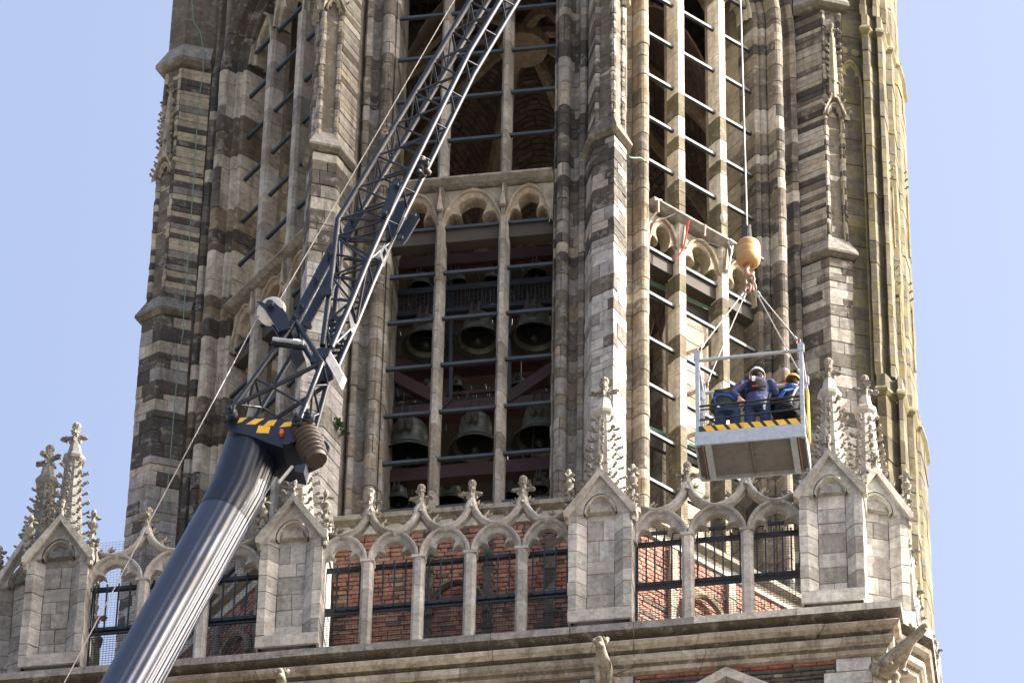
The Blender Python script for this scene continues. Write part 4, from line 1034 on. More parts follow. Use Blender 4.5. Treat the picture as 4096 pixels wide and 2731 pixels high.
# blind cusped panels on the wall face and the slim crocketed gablets of the right hand strips
F = face(22.5)
cx = Vector((5.81, -2.27)); tdir = Vector((math.cos(math.radians(23)), math.sin(math.radians(23)))); ndir = Vector((tdir.y, -tdir.x))
F = lambda u, D, z: Vector(((cx + tdir * u + ndir * D).x, (cx + tdir * u + ndir * D).y, z))
for zt in (75.5, 67.4):
    mb = MB(); arch_band(mb, F, .06, 0, zt, .205, .55, .15, .46, .05, (.36, .32, .16), .03)
    mb.build('blind_tracery', LICHEN, turret)
    for s in (-1, 1): mb = MB(); mb.tube([F(s * .19, .03, zt - 7.2 if zt > 70 else 60), F(s * .19, .03, zt)], .025, 6, col=(.34, .31, .18)); mb.build('panel_roll', LICHEN, turret)
mb = MB()
for s in (-1, 1):
    mb.lathe([(.0, -.03), (.115, -.03), (.115, 0), (.08, .0), (.08, .02)], F(s * .105, .01, 76.32), axis=(ndir.x, ndir.y, 0), n=14, col=(.34, .31, .17))
mb.build('blind_roundel', LICHEN, turret)
for x, y, zt in ((6.36, -1.96, 73.3), (6.40, -1.90, 70.9), (6.55, -1.22, 71.2), (6.55, -1.22, 73.8)):
    mb = MB(); mb.prism([Vector((x - .07, y - .05, zt)), Vector((x + .07, y - .02, zt)), Vector((x, y - .035, zt + .28))], (0, .06, 0), (.36, .3, .12)); mb.tube([(x - .06, y - .05, zt - 1.4), (x - .06, y - .05, zt)], .018, 6, col=(.36, .31, .15)); mb.tube([(x + .06, y - .03, zt - 1.4), (x + .06, y - .03, zt)], .018, 6, col=(.36, .31, .15)); mb.build('gablet', LICHEN, turret)
    for k in range(7): inst('crocket', R.choice(CROCKS), turret, rotm(Vector((x + (.05 if k % 2 else -.05) * max(.2, 1 - k * .1), y - .06, zt + .10 + k * .09)), ((1 if k % 2 else -1), -.4, .4), s=.62))

# crocketed gablets carved on the upper buttress stages
for va in (-67.5, -22.5, 22.5, 67.5):
    r = NOSE[va] - .05; a = math.radians(va); rr = Vector((math.sin(a), -math.cos(a), 0)); tt = Vector((math.cos(a), math.sin(a), 0))
    g = thing('buttress_gablet', {-67.5: 'crocketed gablet on the far left buttress against the sky', -22.5: 'eroded gablet at the top of the left front buttress', 22.5: 'gablet high on the right front buttress above the frame edge', 67.5: 'sunlit crocketed gablet and niche on the right hand buttress'}[va], 'gablet', (0, 0, 0), 'gablets on the octagon buttresses')
    for s in (-1, 1):
        e = (rr + tt * s).normalized(); w = (tt - rr * s).normalized() * s; c = rr * (r - .125) + tt * (s * .125)
        G = lambda u, D, z: c + e * D + w * u + Vector((0, 0, z))
        mb = MB(); arch_band(mb, G, .06, 0, 74.62, .13, .3, .09, .25, .07, (.46, .43, .35), .03); mb.build('niche_arch', CARVED, g)
        for k in (-1, 1):
            mb = MB(); mb.prism([G(0, .10, 75.22), G(k * .18, .10, 74.70), G(k * .18, .10, 74.62), G(0, .10, 75.12)], e * -.12, (.46, .42, .33)); mb.build('gablet_coping', CARVED, g)
            for q in range(3): inst('crocket', R.choice(CROCKS), g, rotm(G(k * .18 * (.3 + .3 * q), .09, 75.22 - .52 * (.3 + .3 * q)), w * k + Vector((0, 0, .5)) + e * .3, s=.8))
        inst('finial', R.choice(FINSV), g, Matrix.Translation(G(0, .06, 75.32)))
        mb = MB(); mb.lathe([(.09, 75.0), (.075, 75.9), (.05, 76.5)], G(0, .03, 0) , n=6, col=(.44, .4, .3)); mb.build('spirelet', CARVED, g)
        for q in range(6):
            for k in (-1, 1): inst('crocket', R.choice(CROCKS), g, rotm(G(k * .07, .06, 75.5 + q * .16), w * k + e * .5 + Vector((0, 0, .2)), s=.75))
        inst('finial', R.choice(FINSV), g, Matrix.Translation(G(0, .03, 76.65)))
# ------------------------------------------------------------------ crane
DF, DB = 9.2, 8.74              # near and far faces of the lattice jib
crane = thing('mobile_crane', 'dark navy crane boom with lattice jib crossing the tower from lower left', 'crane', (-4.0, -9.0, 57.0))
def cpart(name, mb, m=NAVY, smooth=None, kind=None): return mb.build(name, m, crane, smooth, kind=kind)
# telescopic tube, polygonal with pressed flutes along its right flank
a0, a1 = Vector((-25.3, -8.95, 1.5)), Vector((-2.60, -8.95, 61.05)); ax = (a1 - a0).normalized(); ux = Vector((ax.z, 0, -ax.x)); uy = Vector((0, 1, 0))
def tube_ring(p, k=1.0):
    out = []
    for i in range(240):
        th = 2 * math.pi * i / 240; r = .385
        fl = math.cos(th - math.radians(-28))                    # flutes face right and toward the viewer
        if fl > .3: r += .0065 * math.cos(th * 26 + 2 * math.sin(th * 3)) * min(1, (fl - .3) * 2)
        out.append(p + (ux * math.cos(th) + uy * math.sin(th)) * r * k)
    return out
mb = MB(); mb.grid([tube_ring(a0 + (a1 - a0) * t) for t in (0, .25, .5, .7, .85, .94, 1)], close=True); cpart('telescopic_boom', mb, NAVYTUBE, smooth=60)
hp = lambda *q: [at(x, y, DF + .18) for x, y in q]
# boom head: flared box
head = hp((905, 1665), (1075, 1668), (1215, 1690), (1265, 1700), (1262, 1725), (1180, 1765), (1130, 1790), (1085, 1775), (1010, 1745), (930, 1725), (912, 1715))
mb = MB(); mb.prism(head, (0, .72, 0)); cpart('boom_head', mb)
mb = MB(); mb.grid([tube_ring(a1 - ax * .55, 1.015), tube_ring(a1 - ax * .1, 1.03), [at(925 + (1130 - 925) * (.5 + .5 * math.cos(2 * math.pi * i / 240)), 1720 + 60 * (.5 + .5 * math.cos(2 * math.pi * i / 240)), 8.95) + uy * math.sin(2 * math.pi * i / 240) * .42 for i in range(240)]], close=True); cpart('head_collar', mb, NAVY, 50)
g8 = lambda x, y: (800 + x / 1.568, 1000 + y / 1.568)
for q in ([(234, 1084), (250, 1052), (300, 1047), (262, 1076)], [(287, 1091), (345, 1057), (405, 1055), (347, 1092)], [(398, 1100), (432, 1068), (482, 1063), (460, 1100)], [(498, 1110), (530, 1080), (580, 1071), (575, 1103)], [(352, 1145), (368, 1099), (443, 1103), (430, 1148)]):
    mb = MB(); mb.prism([at(*g8(*p), DF + .184) for p in q], (0, .003, 0)); cpart('hazard_stripe', mb, YELLOW)
mb = MB(); mb.box(tuple(at(1118, 1735, DF + .24)), tuple(at(1134, 1725, DF + .18)), None); cpart('marker_lamp', mb, ORANGE)
mb = MB(); mb.lump(at(1127, 1731, DF + .2), (.035, .04, .035), 1, .02); cpart('marker_lamp', mb, ORANGE, 60)
for p in ((928, 1664), (1192, 1697), (1238, 1682)):
    mb = MB(); c = at(*p, DF + .22); mb.lathe([(.0, 0), (.075, 0), (.085, .02), (.085, .09), (.06, .1), (.06, .16)], c, (0, -1, 0), 16); cpart('hinge_boss', mb, IRON, 40)
    mb = MB(); mb.tube([c + Vector((0, -.22, 0)), c + Vector((0, .9, 0))], .028, 8); cpart('hinge_pin', mb, IRON, 40)
mb = MB(); c = at(1150, 1775, DF + .2); mb.lathe([(0, 0), (.07, 0), (.07, .06), (.03, .06)], c, (0, -1, 0), 14); cpart('lug', mb, NAVY, 40)
mb = MB(); mb.prism([at(x, y, DF + .1) for x, y in ((1262, 1770), (1300, 1760), (1318, 1785), (1310, 1805), (1290, 1800), (1265, 1830))], (0, .05, 0)); cpart('bracket', mb)
# ribbed hose drum
d0, d1 = at(1203, 1700, 9.3), at(1268, 1842, 9.3); L = (d1 - d0).length; prof = [(.02, 0), (.13, 0)]
for k in range(8): z = L * (.04 + .9 * k / 8); w = .022 * math.sin(math.pi * (k + .5) / 8); prof += [(.150 + w, z), (.176 + w, z + .012), (.186 + w, z + .028), (.176 + w, z + .044), (.150 + w, z + .056)]
prof += [(.15, L), (.02, L)]
mb = MB(); mb.lathe(prof, d0, d1 - d0, 32); cpart('hose_drum', mb, HOSE, 35)
mb = MB(); mb.prism([at(x, y, DF + .2) for x, y in ((1180, 1862), (1225, 1850), (1215, 1890), (1180, 1885))], (0, .25, 0)); cpart('drum_foot', mb, IRON)
mb = MB(); mb.tube([at(1115, 1930, 9.3), at(1170, 1865, 9.3)], .025, 8); cpart('loose_pin', mb, WHITEP, 40)
mb = MB(); mb.bar(at(1195, 1895, 9.3), at(1225, 1860, 9.3), .07, .07); cpart('shackle_block', mb, IRON)

def node(p, far, dd): return at(*p, DF) + Vector((0, dd if far else 0, 0))
def chord(pts, r=.042):
    mb = MB(); mb.tube(pts, r, 12); cpart('lattice_chord', mb, NAVY, 60)
def brace(a, b, r=.017):
    mb = MB(); mb.tube([a, b], r, 7); cpart('lattice_brace', mb, NAVY, 60)
# section A, from the head to the A-frame apex
HL, HR, AP, BRN = (908, 1663), (1192, 1697), (1182, 1285), (1288, 1450)
for far, d in ((0, 0), (1, .75)):
    up = .46 if far else 0
    hl, hr = node(HL, 1, d), node(HR, 1, d); ap, br = node(AP, 1, up * .9), node(BRN, 1, up)
    chord([hl, ap], .04); chord([hr, br], .042); brace(ap, br, .04); brace(hl, hr, .022)
    m1 = hl.lerp(ap, .40); m2 = hr.lerp(br, .62)
    brace(hl.lerp(ap, .1), br, .034); brace(m1, hr.lerp(br, .3), .02)
    if not far: A_n = (hl, hr, ap, br, m1, m2)
    else: A_f = (hl, hr, ap, br, m1, m2)
for i, (p, q) in enumerate(zip(A_n, A_f)): brace(p, q, .028 if i in (2, 3) else .02)
brace(A_n[0].lerp(A_n[2], .12), A_f[4], .02); brace(A_f[0], A_n[4], .02); brace(A_n[1], A_f[5], .018); brace(A_f[1], A_n[5], .018); brace(A_n[0], A_f[1], .018); brace(A_f[0], A_n[1], .018)
brace(A_n[5], A_f[3], .018)
# apex: pulley, plates, link, lower spring buffer
c = at(1086, 1245, DF); axd = Vector((-.30, -1, -.25)).normalized()
mb = MB(); mb.lathe([(.02, -.06), (.19, -.06), (.218, -.045), (.218, -.035), (.19, -.01), (.19, .01), (.218, .035), (.218, .045), (.19, .06), (.02, .06)], c, axd, 40); cpart('rope_sheave', mb, WHITEP, 35)
for dy in (-.10, .075):
    mb = MB(); mb.prism([at(*g8(*p), DF) + Vector((0, dy, 0)) for p in ((362, 352), (392, 352), (415, 365), (478, 332), (500, 360), (556, 440), (575, 520), (500, 540), (455, 465), (410, 395))], (0, .025, 0)); cpart('sheave_plate', mb)
mb = MB(); mb.lathe([(0, 0), (.055, 0), (.055, .05), (0, .05)], c + Vector((0, -.14, 0)), (0, -1, 0), 14); cpart('sheave_pin', mb, IRON, 40)
mb = MB(); q = [at(*p, DF - .02) for p in ((1158, 1285), (1185, 1300), (1333, 1025), (1345, 985), (1322, 970))]; mb.prism(q, (0, .045, 0)); cpart('tie_link', mb)
mb = MB(); mb.prism([p + Vector((0, .34, 0)) for p in q], (0, .045, 0)); cpart('tie_link', mb)
for p in ((1178, 1270), (1203, 1227), (1262, 1116), (1316, 1018)):
    mb = MB(); cc = at(*p, DF + .03); mb.lathe([(0, 0), (.045, 0), (.045, .03), (.02, .03), (.02, .06), (0, .06)], cc, (0, -1, 0), 12); cpart('link_pin', mb, IRON, 40)
mb = MB(); mb.tube([at(1092, 1356, DF + .1), at(1215, 1372, DF + .1)], .032, 10); cpart('buffer_rod', mb, GALV, 50)
mb = MB(); s0, s1 = at(1172, 1366, DF + .1), at(1200, 1370, DF + .1); mb.lathe([(.045 if k % 2 else .035, (s1 - s0).length * k / 12) for k in range(13)], s0, s1 - s0, 12); cpart('buffer_spring', mb, GALV)
mb = MB(); mb.bar(at(1085, 1372, DF + .05), at(1225, 1392, DF + .05), .06, .06); cpart('buffer_beam', mb, NAVY)
mb = MB(); mb.prism([at(x, y, DF - .1) for x, y in ((1158, 1400), (1205, 1398), (1222, 1440), (1188, 1478), (1160, 1430))], (0, .2, 0)); cpart('valve_box', mb, BLACKP)
mb = MB(); mb.prism([at(x, y, DF + .06) for x, y in ((1212, 1285), (1238, 1283), (1246, 1300), (1240, 1312), (1215, 1300))], (0, .05, 0)); cpart('hook_lug', mb)
mb = MB(); mb.prism([at(x, y, DF + .08) for x, y in ((1283, 1152), (1293, 1147), (1325, 1152), (1325, 1178), (1290, 1180), (1272, 1172))], (0, .03, 0)); cpart('ear_plate', mb)
# section B, tapered lower jib
B = {'l': [(1291, 1383), (1315, 1195), (1336, 1015), (1352, 878)], 'r': [(1325, 1389), (1405, 1205), (1470, 1045), (1545, 878)]}
def pts(ps, far): return [node(p, far, DF - DB) for p in ps]
BL_n, BR_n, BL_f, BR_f = pts(B['l'], 0), pts(B['r'], 0), pts(B['l'], 1), pts(B['r'], 1)
for q in (BL_n, BR_n, BL_f, BR_f): chord(q, .046)
def bays(a0, a1, b0, b1, n, rr=.017, rung=True, off=0):
    for i in range(n):
        t0, t1 = i / n, (i + 1) / n; p, q = a0.lerp(a1, t0), a0.lerp(a1, t1); u, v = b0.lerp(b1, t0), b0.lerp(b1, t1)
        if rung: brace(q, v, rr)
        if (i + off) % 2: brace(p, v, rr)
        else: brace(u, q, rr)
for (A0, B0, off) in ((BL_n, BR_n, 0), (BL_f, BR_f, 1)):
    for i in range(3): bays(A0[i], A0[i + 1], B0[i], B0[i + 1], 2, .019, True, off)
for (A0, B0, off) in ((BL_n, BL_f, 0), (BR_n, BR_f, 1)):
    for i in range(3): bays(A0[i], A0[i + 1], B0[i], B0[i + 1], 1, .022, True, off + i)
mb = MB(); mb.prism([at(x, y, DF + .02) for x, y in ((1285, 1388), (1322, 1392), (1312, 1420), (1262, 1450), (1240, 1445), (1255, 1400))], (0, .1, 0)); cpart('hinge_plate', mb)
mb = MB(); mb.prism([p + Vector((0, .4, 0)) for p in [at(x, y, DF + .02) for x, y in ((1285, 1388), (1322, 1392), (1312, 1420), (1262, 1450), (1240, 1445), (1255, 1400))]], (0, .1, 0)); cpart('hinge_plate', mb)
mb = MB(); v = [at(1318, 1400, DF), at(1375, 1500, DF) , at(1358, 1540, DF), at(1302, 1440, DF)]; mb.prism([v[0], v[1], v[2], v[3]], (.03, .10, 0)); cpart('number_board', mb, WHITEP)
mb = MB(); mb.prism([at(x, y, DF - .04) for x, y in ((1393, 1250), (1402, 1248), (1422, 1305), (1405, 1320))], (0, .06, 0)); cpart('number_board', mb, WHITEP)
# pierced side plates low in section B
for far in (0, 1):
    for c_ in ((1330, 1290), (1327, 1312), (1325, 1332)):
        mb = MB(); mb.lathe([(.052, -.012), (.078, -.012), (.078, .012), (.052, .012)], at(*c_, DF) + Vector((0, .46 * far, 0)), (0, 1, 0), 18, cap=False); cpart('pierced_ring', mb, NAVY, 40)
    mb = MB(); mb.prism([p + Vector((0, .46 * far, 0)) for p in [at(x, y, DF) for x, y in ((1314, 1235), (1362, 1272), (1358, 1282), (1312, 1262))]], (0, .02, 0)); cpart('side_plate', mb)
# diamond emblem board
def diamond(c, dx, dy, w):
    x, y = c
    o = [(x, y - dy), (x + dx, y), (x, y + dy), (x - dx, y)]; i = [(x, y - dy * w), (x + dx * w, y), (x, y + dy * w), (x - dx * w, y)]
    return o, i
O_ = [(1538, 975), (1557, 1012), (1536, 1070), (1518, 1012)]; I_ = [(1538, 992), (1548, 1012), (1537, 1045), (1528, 1012)]
mb = MB(); mb.grid([[at(*p, DF + .05) for p in O_], [at(*p, DF + .05) for p in I_], [at(*p, DF + .03) for p in I_], [at(*p, DF + .03) for p in O_], [at(*p, DF + .05) for p in O_]], close=True); cpart('diamond_emblem', mb, WHITEP)
# section C, parallel upper jib up to the tip
def along(p0, p1, z): t = (z - p0.z) / (p1.z - p0.z); return p0.lerp(p1, t)
C1a, C1b = at(1352, 878, DF), at(1883, 0, DF); C2a, C2b = at(1545, 878, DF), at(2005, 0, DF)
w_ = C2b - C1b; w_ = Vector((w_.x, 0, 0))
ZTIP = 80.4; dirc = (C1b - C1a).normalized(); n_ = Vector((dirc.z, 0, -dirc.x)); wid = .42
C1t = along(C1a, C1b, ZTIP); PR0 = C2a; PR1 = at(1876, 210, DF); PK = along(C1a, C1b, PR1.z); TK = (PK - C1a).length / (C1t - C1a).length; PRT = PR1 + (C1t - PK)
def cz(i, t):
    """chord i = near left, near right, far right, far left at parameter t"""
    if i in (1, 2): p = PR0.lerp(PR1, t / TK) if t < TK else PR1.lerp(PRT, (t - TK) / (1 - TK))
    else: p = C1a.lerp(C1t, t)
    return p + Vector((0, DF - DB if i > 1 else 0, 0))
for i in range(4): chord([cz(i, 0), cz(i, TK), cz(i, 1)], .044)
nb = 22
for k in range(nb + 1):
    t = k / nb; t1 = (k + 1) / nb; h = (t + t1) / 2
    if k == nb: break
    brace(cz(0, t), cz(3, t), .019); brace(cz(1, t), cz(2, t), .019)
    brace(cz(0, t), cz(1, h), .018); brace(cz(1, h), cz(0, t1), .018)
    brace(cz(3, t), cz(2, h), .018); brace(cz(2, h), cz(3, t1), .018)
    brace(cz(0, t1), cz(3, h), .012); brace(cz(1, t), cz(2, h), .012); brace(cz(0, h), cz(3, h), .012)
# knee plates
for dd in (0, DF - DB):
    for q in ([(1573, 718), (1596, 713), (1608, 735), (1560, 850), (1545, 868), (1525, 868), (1522, 850)], ):
        mb = MB(); mb.prism([at(x, y, DF + .06) + Vector((0, dd, 0)) for x, y in q], (0, .035, 0)); cpart('knee_plate', mb)
    if dd == 0: continue
    mb = MB(); mb.prism([at(x + 0, y, DF + .05) + Vector((0, dd, 0)) for x, y in ((1352, 830), (1395, 765), (1425, 740), (1440, 760), (1400, 830), (1365, 880))], (0, .035, 0)); cpart('knee_plate', mb)
mb = MB(); mb.prism([at(x, y, DB + .05) for x, y in ((1648, 845), (1672, 846), (1677, 872), (1628, 955), (1612, 975), (1585, 958), (1588, 935))], (0, .04, 0)); cpart('knee_plate', mb)
for p in ((1585, 740), (1538, 852), (1655, 862), (1603, 952)):
    mb = MB(); mb.lathe([(0, 0), (.04, 0), (.04, .04), (0, .04)], at(*p, DF + .09), (0, -1, 0), 12); cpart('knee_pin', mb, IRON, 40)
for p, s in (((1372, 838), 1), ((1700, 620), 2)):
    pass
# little fittings on the jib: hook guards, lamp cluster
for p, m in (((1540, 530), RUST), ((1565, 620), IRON)):
    mb = MB(); c = at(*p, DF + .06); mb.lathe([(.03, -.01), (.05, -.01), (.05, .01), (.03, .01)], c, (0, 1, 0), 14, cap=False); cpart('guard_ring', mb, m, 40)
for k, (dx, dy, m) in enumerate(((1690, 637, HOSE), (1705, 655, BLACKP), (1682, 668, BLACKP), (1712, 690, HOSE), (1690, 700, BLACKP), (1676, 690, BLACKP))):
    mb = MB(); mb.lump(at(dx, dy, DF - .2), (.05, .06, .045), k, .3); cpart('work_lamp', mb, m, 50)
# ropes of the crane
def rope(pts, r): 
    mb = MB(); mb.tube(pts, r, 6); cpart('luffing_rope', mb, ROPE, 60)
e = axd.cross(Vector((0, 0, 1))).normalized()
rope([cz(0, 1) + Vector((-.5, -.05, .2)), at(1818, 0, DF), at(1110, 1215, DF)], .0085); rope([at(1035, 1262, DF), at(256, 2731, DF), at(-1500, 5950, DF)], .0085)
rope([at(1107, 1905, DF), at(1000, 2070, DF), at(650, 2731, DF), at(-300, 4700, DF)], .006)
mb = MB(); mb.lathe([(.02, -.05), (.22, -.05), (.22, .05), (.02, .05)], cz(1, 1) + Vector((.2, .2, 0)), (0, 1, 0), 24); cpart('tip_sheave', mb, IRON, 40)

# ------------------------------------------------------------------ hoist rope, hook block, slings
DC = 8.84
hk = Vector((4.72, -DC, 0))
mb = MB(); top = cz(1, 1) + Vector((.4, .2, -.1)); mb.tube([top, at(2962, 0, DC), at(2988, 905, DC)], .012, 8)
tag(mb.build('hoist_rope', ROPE, None, 60), 'thin steel hoist rope hanging straight down to the orange hook block', 'rope')
blk = thing('hook_block', 'worn orange barrel shaped hook ball with steel hook and black wedge socket', 'hook block', tuple(at(2995, 1010, DC)))
c = at(2994, 1052, DC); c0 = at(2994, 955, DC); H = .47; zb = at(2994, 1060, DC).z
mb = MB(); mb.lathe([(.05, 1.0), (.10, 1.0), (.145, .97), (.178, .89), (.188, .80), (.190, .62), (.186, .60), (.190, .58), (.191, .36), (.187, .34), (.19, .32), (.184, .18), (.155, .06), (.11, .0), (.085, .0), (.08, .05), (.0, .05)], (0, 0, 0), n=40)
hh = H * 1.0
mb.v = [tuple(Vector((v[0] * .94, v[1] * .94, v[2] * hh)) + Vector((c.x, c.y, zb))) for v in mb.v]
mb.build('hook_ball', HOOKM, blk, 40)
mb = MB(); mb.prism([at(x, y, DC + .03) for x, y in ((2972, 898), (2985, 896), (2992, 905), (2990, 955), (2978, 957), (2975, 935), (2972, 920))], (0, .06, 0)); mb.build('wedge_socket', BLACKP, blk)
mb = MB(); mb.bar(at(2999, 900, DC), at(3002, 955, DC), .02, .03); mb.build('rope_tail', ROPE, blk)
hkz = zb; hc = Vector((c.x - .005, c.y, hkz))
mb = MB(); pts_ = [hc + Vector((0, 0, .08)), hc + Vector((-.005, 0, -.03)), hc + Vector((-.03, 0, -.10)), hc + Vector((-.022, 0, -.19)), hc + Vector((.02, 0, -.235)), hc + Vector((.065, 0, -.21)), hc + Vector((.075, 0, -.15))]
mb.tube(pts_, [.035, .034, .036, .042, .04, .03, .012], 10); mb.build('hook', RUST, blk, 60)
sling = thing('wire_sling', 'four leg wire sling with rings spreading from the hook to the basket', 'sling', tuple(hc + Vector((0, 0, -.3))))
def ringm(name, c, r, t, nrm, flat=.62):
    n = Vector(nrm).normalized(); u = n.orthogonal().normalized(); u = Vector((0, 0, 1)) - n * n.z; u.normalize(); w = n.cross(u)
    mb = MB(); rows = []
    for i in range(20):
        a = 2 * math.pi * i / 20; d = u * math.cos(a) + w * math.sin(a) * flat; p = c + d * r; dn = d.normalized()
        rows.append([p + (dn * math.cos(b) + n * math.sin(b)) * t for b in [2 * math.pi * j / 8 for j in range(8)]])
    rows.append(rows[0]); mb.grid(rows, close=True); mb.build(name, RUST, sling, 60)
mc_ = hc + Vector((.02, 0, -.315)); ringm('master_ring', mc_, .105, .017, (.2, 1, .1))
ringm('sling_ring', mc_ + Vector((-.03, 0, -.16)), .085, .014, (.6, 1, 0)); ringm('sling_ring', mc_ + Vector((.06, .03, -.12)), .075, .013, (1, .5, .3))
BX0, BX1, BYF, BYB, BZ0, BZT = 3.955, 5.50, -9.2, -8.47, 60.92, 62.75
legs = [((BX0 + .04, BYF + .02, BZT + .03), -.09), ((BX0 + .06, BYB - .02, BZT - .75 + .72), -.06), ((BX1 - .04, BYF + .02, BZT + .03), .10), ((BX1 - .06, BYB - .02, BZT - .03), .08)]
for e_, dx in legs:
    s_ = mc_ + Vector((dx, .0, -.24)); e_ = Vector(e_); d = (e_ - s_).normalized()
    mb = MB(); mb.tube([s_, e_ - d * .12], .0095, 6); mb.build('wire_leg', ROPE, sling, 60)
    for q, w in ((s_ + d * .02, .02), (e_ - d * .2, .02)):
        mb = MB(); mb.tube([q, q + d * .09], w, 8); mb.build('ferrule', GALV, sling, 50)
    ringm('shackle', e_ - d * .06, .045, .010, d.cross(Vector((0, 0, 1))), .7)
# ------------------------------------------------------------------ work basket
bk = thing('work_basket', 'galvanised steel man basket with hazard striped kick plate hanging from the crane', 'work basket', ((BX0 + BX1) / 2, -8.85, BZ0))
def bpart(name, mb, m=GALV, smooth=None): return mb.build(name, m, bk, smooth)
def bb(name, a, b, w, h, m=GALV, up=(0, 0, 1)):
    mb = MB(); mb.bar(a, b, w, h, up=up); return bpart(name, mb, m)
mb = MB(); mb.box((BX0, BYF - .012, BZ0), (BX1, BYF + .012, BZ0 + .25)); bpart('front_plate', mb)
mb = MB(); mb.box((BX0 + .05, BYF - .006, BZ0 + .25), (BX1 - .05, BYF + .008, BZ0 + .365)); bpart('kick_plate', mb, BLACKP)
for k in range(9):
    x = BX0 + .10 + k * .172
    mb = MB(); mb.prism([Vector((x, BYF - .010, BZ0 + .362)), Vector((x + .115, BYF - .010, BZ0 + .362)), Vector((min(x + .18, BX1 - .055), BYF - .010, BZ0 + .254)), Vector((x + .06, BYF - .010, BZ0 + .254))] if x + .115 < BX1 - .05 else [Vector((x, BYF - .010, BZ0 + .362)), Vector((BX1 - .055, BYF - .010, BZ0 + .362)), Vector((BX1 - .055, BYF - .010, BZ0 + .27)), Vector((x + .03, BYF - .010, BZ0 + .30))], (0, .003, 0)); bpart('hazard_stripe', mb, YELLOW)
for s, y in ((0, BYB),):
    mb = MB(); mb.box((BX0, BYB - .012, BZ0), (BX1, BYB + .012, BZ0 + .25)); bpart('rear_plate', mb)
for x in (BX0, BX1): 
    mb = MB(); mb.box((x - .012, BYF + .013, BZ0), (x + .012, BYB - .013, BZ0 + .25)); bpart('side_plate', mb)
xm = (BX0 + BX1) / 2
for x0, x1 in ((BX0 + .013, xm - .004), (xm + .004, BX1 - .013)):
    mb = MB(); mb.box((x0, BYF + .013, BZ0 + .07), (x1, BYB - .013, BZ0 + .10)); bpart('floor_panel', mb, PLY)
bb('floor_seam', (xm, BYF + .02, BZ0 + .06), (xm, BYB - .02, BZ0 + .06), .02, .03, PLY)
for x in (BX0 + .17, BX1 - .17): bb('fork_pocket', (x, BYF + .0, BZ0 + .035), (x, BYB, BZ0 + .035), .09, .065, GALV); 
for x in (BX0 + .10, BX1 - .10): bb('floor_rim', (x, BYF + .02, BZ0 + .03), (x, BYB - .02, BZ0 + .03), .012, .06, RUST)
for dx in (-.045, .045):
    mb = MB(); mb.box((xm + dx - .018, (BYF + BYB) / 2 - .03, BZ0 + .055), (xm + dx + .018, (BYF + BYB) / 2 + .03, BZ0 + .069)); bpart('floor_clip', mb, PLY)
for x in (BX0 + .03, BX1 - .03):
    for y in (BYF + .03, BYB - .03):
        bb('corner_post', (x, y, BZ0 + .02), (x, y, BZT - .0), .055, .055, up=(0, 1, 0))
        mb = MB(); mb.box((x - .045, y - .034, BZT - .12), (x + .045, y + .034, BZT + .005)); bpart('corner_gusset', mb)
        mb = MB(); mb.lathe([(0, -.012), (.05, -.012), (.05, .012), (0, .012)], (x, y, BZT + .01), (0, 1, 0), 14); bpart('lifting_eye', mb, GALV, 40)
def rail(a, b, r=.022, m=GALV):
    mb = MB(); mb.tube([a, b], r, 10); bpart('rail', mb, m, 60)
for y in (BYF + .03, BYB - .03): 
    rail((BX0 + .05, y, BZT - .13), (BX1 - .05, y, BZT - .10), .026)
for x in (BX0 + .03, BX1 - .03):
    rail((x, BYF, BZT - .11), (x, BYB, BZT - .11), .022); rail((x, BYF, 61.72), (x, BYB, 61.72), .016); rail((x, BYF, 61.45), (x, BYB, 61.45), .016)
rail((BX0 + .06, BYF + .02, 61.70), (BX1 - .06, BYF + .02, 61.735), .017, IRON); rail((BX0 + .06, BYF + .06, 61.67), (BX1 - .06, BYF + .06, 61.70), .011, IRON); rail((BX0 + .06, BYF + .02, 61.43), (BX1 - .06, BYF + .02, 61.49), .014, IRON)
rail((BX0 + .06, BYB - .02, 61.72), (BX1 - .06, BYB - .02, 61.74), .016, IRON)
mb = MB(); mb.prism([Vector((BX1 + .03, BYF + .05, 61.05)), Vector((BX1 + .03, BYF + .30, 61.05)), Vector((BX1 + .03, BYF + .22, 61.95)), Vector((BX1 + .03, BYF + .10, 61.95))], (.025, 0, 0)); bpart('gate_flap', mb, YELLOW)
for z in (61.32, 61.55, 61.95): mb = MB(); mb.box((BX0 + .055, BYF + .10, z), (BX0 + .10, BYF + .17, z + .14)); bpart('gate_latch', mb)
bb('gate_post', (BX0 + .10, BYF + .14, BZ0 + .1), (BX0 + .10, BYF + .14, 62.1), .05, .03, up=(0, 1, 0))
bucket = thing('bucket', 'dark bucket with a yellow patch standing in the right rear corner of the basket', 'bucket', (5.33, -8.98, BZ0 + .10))
mb = MB(); mb.lathe([(.0, .0), (.075, .0), (.098, .33), (.104, .33), (.104, .345), (.09, .345), (.07, .02), (0, .02)], (5.36, -9.02, BZ0 + .105), n=24); mb.build('pail', BLACKP, bucket, 40)
mb = MB(); mb.tube([Vector((5.36 + .1 * math.cos(a), -9.02, BZ0 + .44 + .07 * math.sin(a))) for a in [math.pi * i / 10 for i in range(11)]], .005, 6); mb.build('handle', GALV, bucket)
mb = MB(); rows = [[Vector((5.36 + (r0 + .0025) * math.cos(t), -9.02 + (r0 + .0025) * math.sin(t), BZ0 + .105 + z)) for t in [math.radians(255 + 8 * i) for i in range(8)]] for r0, z in ((.083, .12), (.0945, .28))]; mb.grid(rows); mb.build('yellow_patch', YELLOW, bucket)

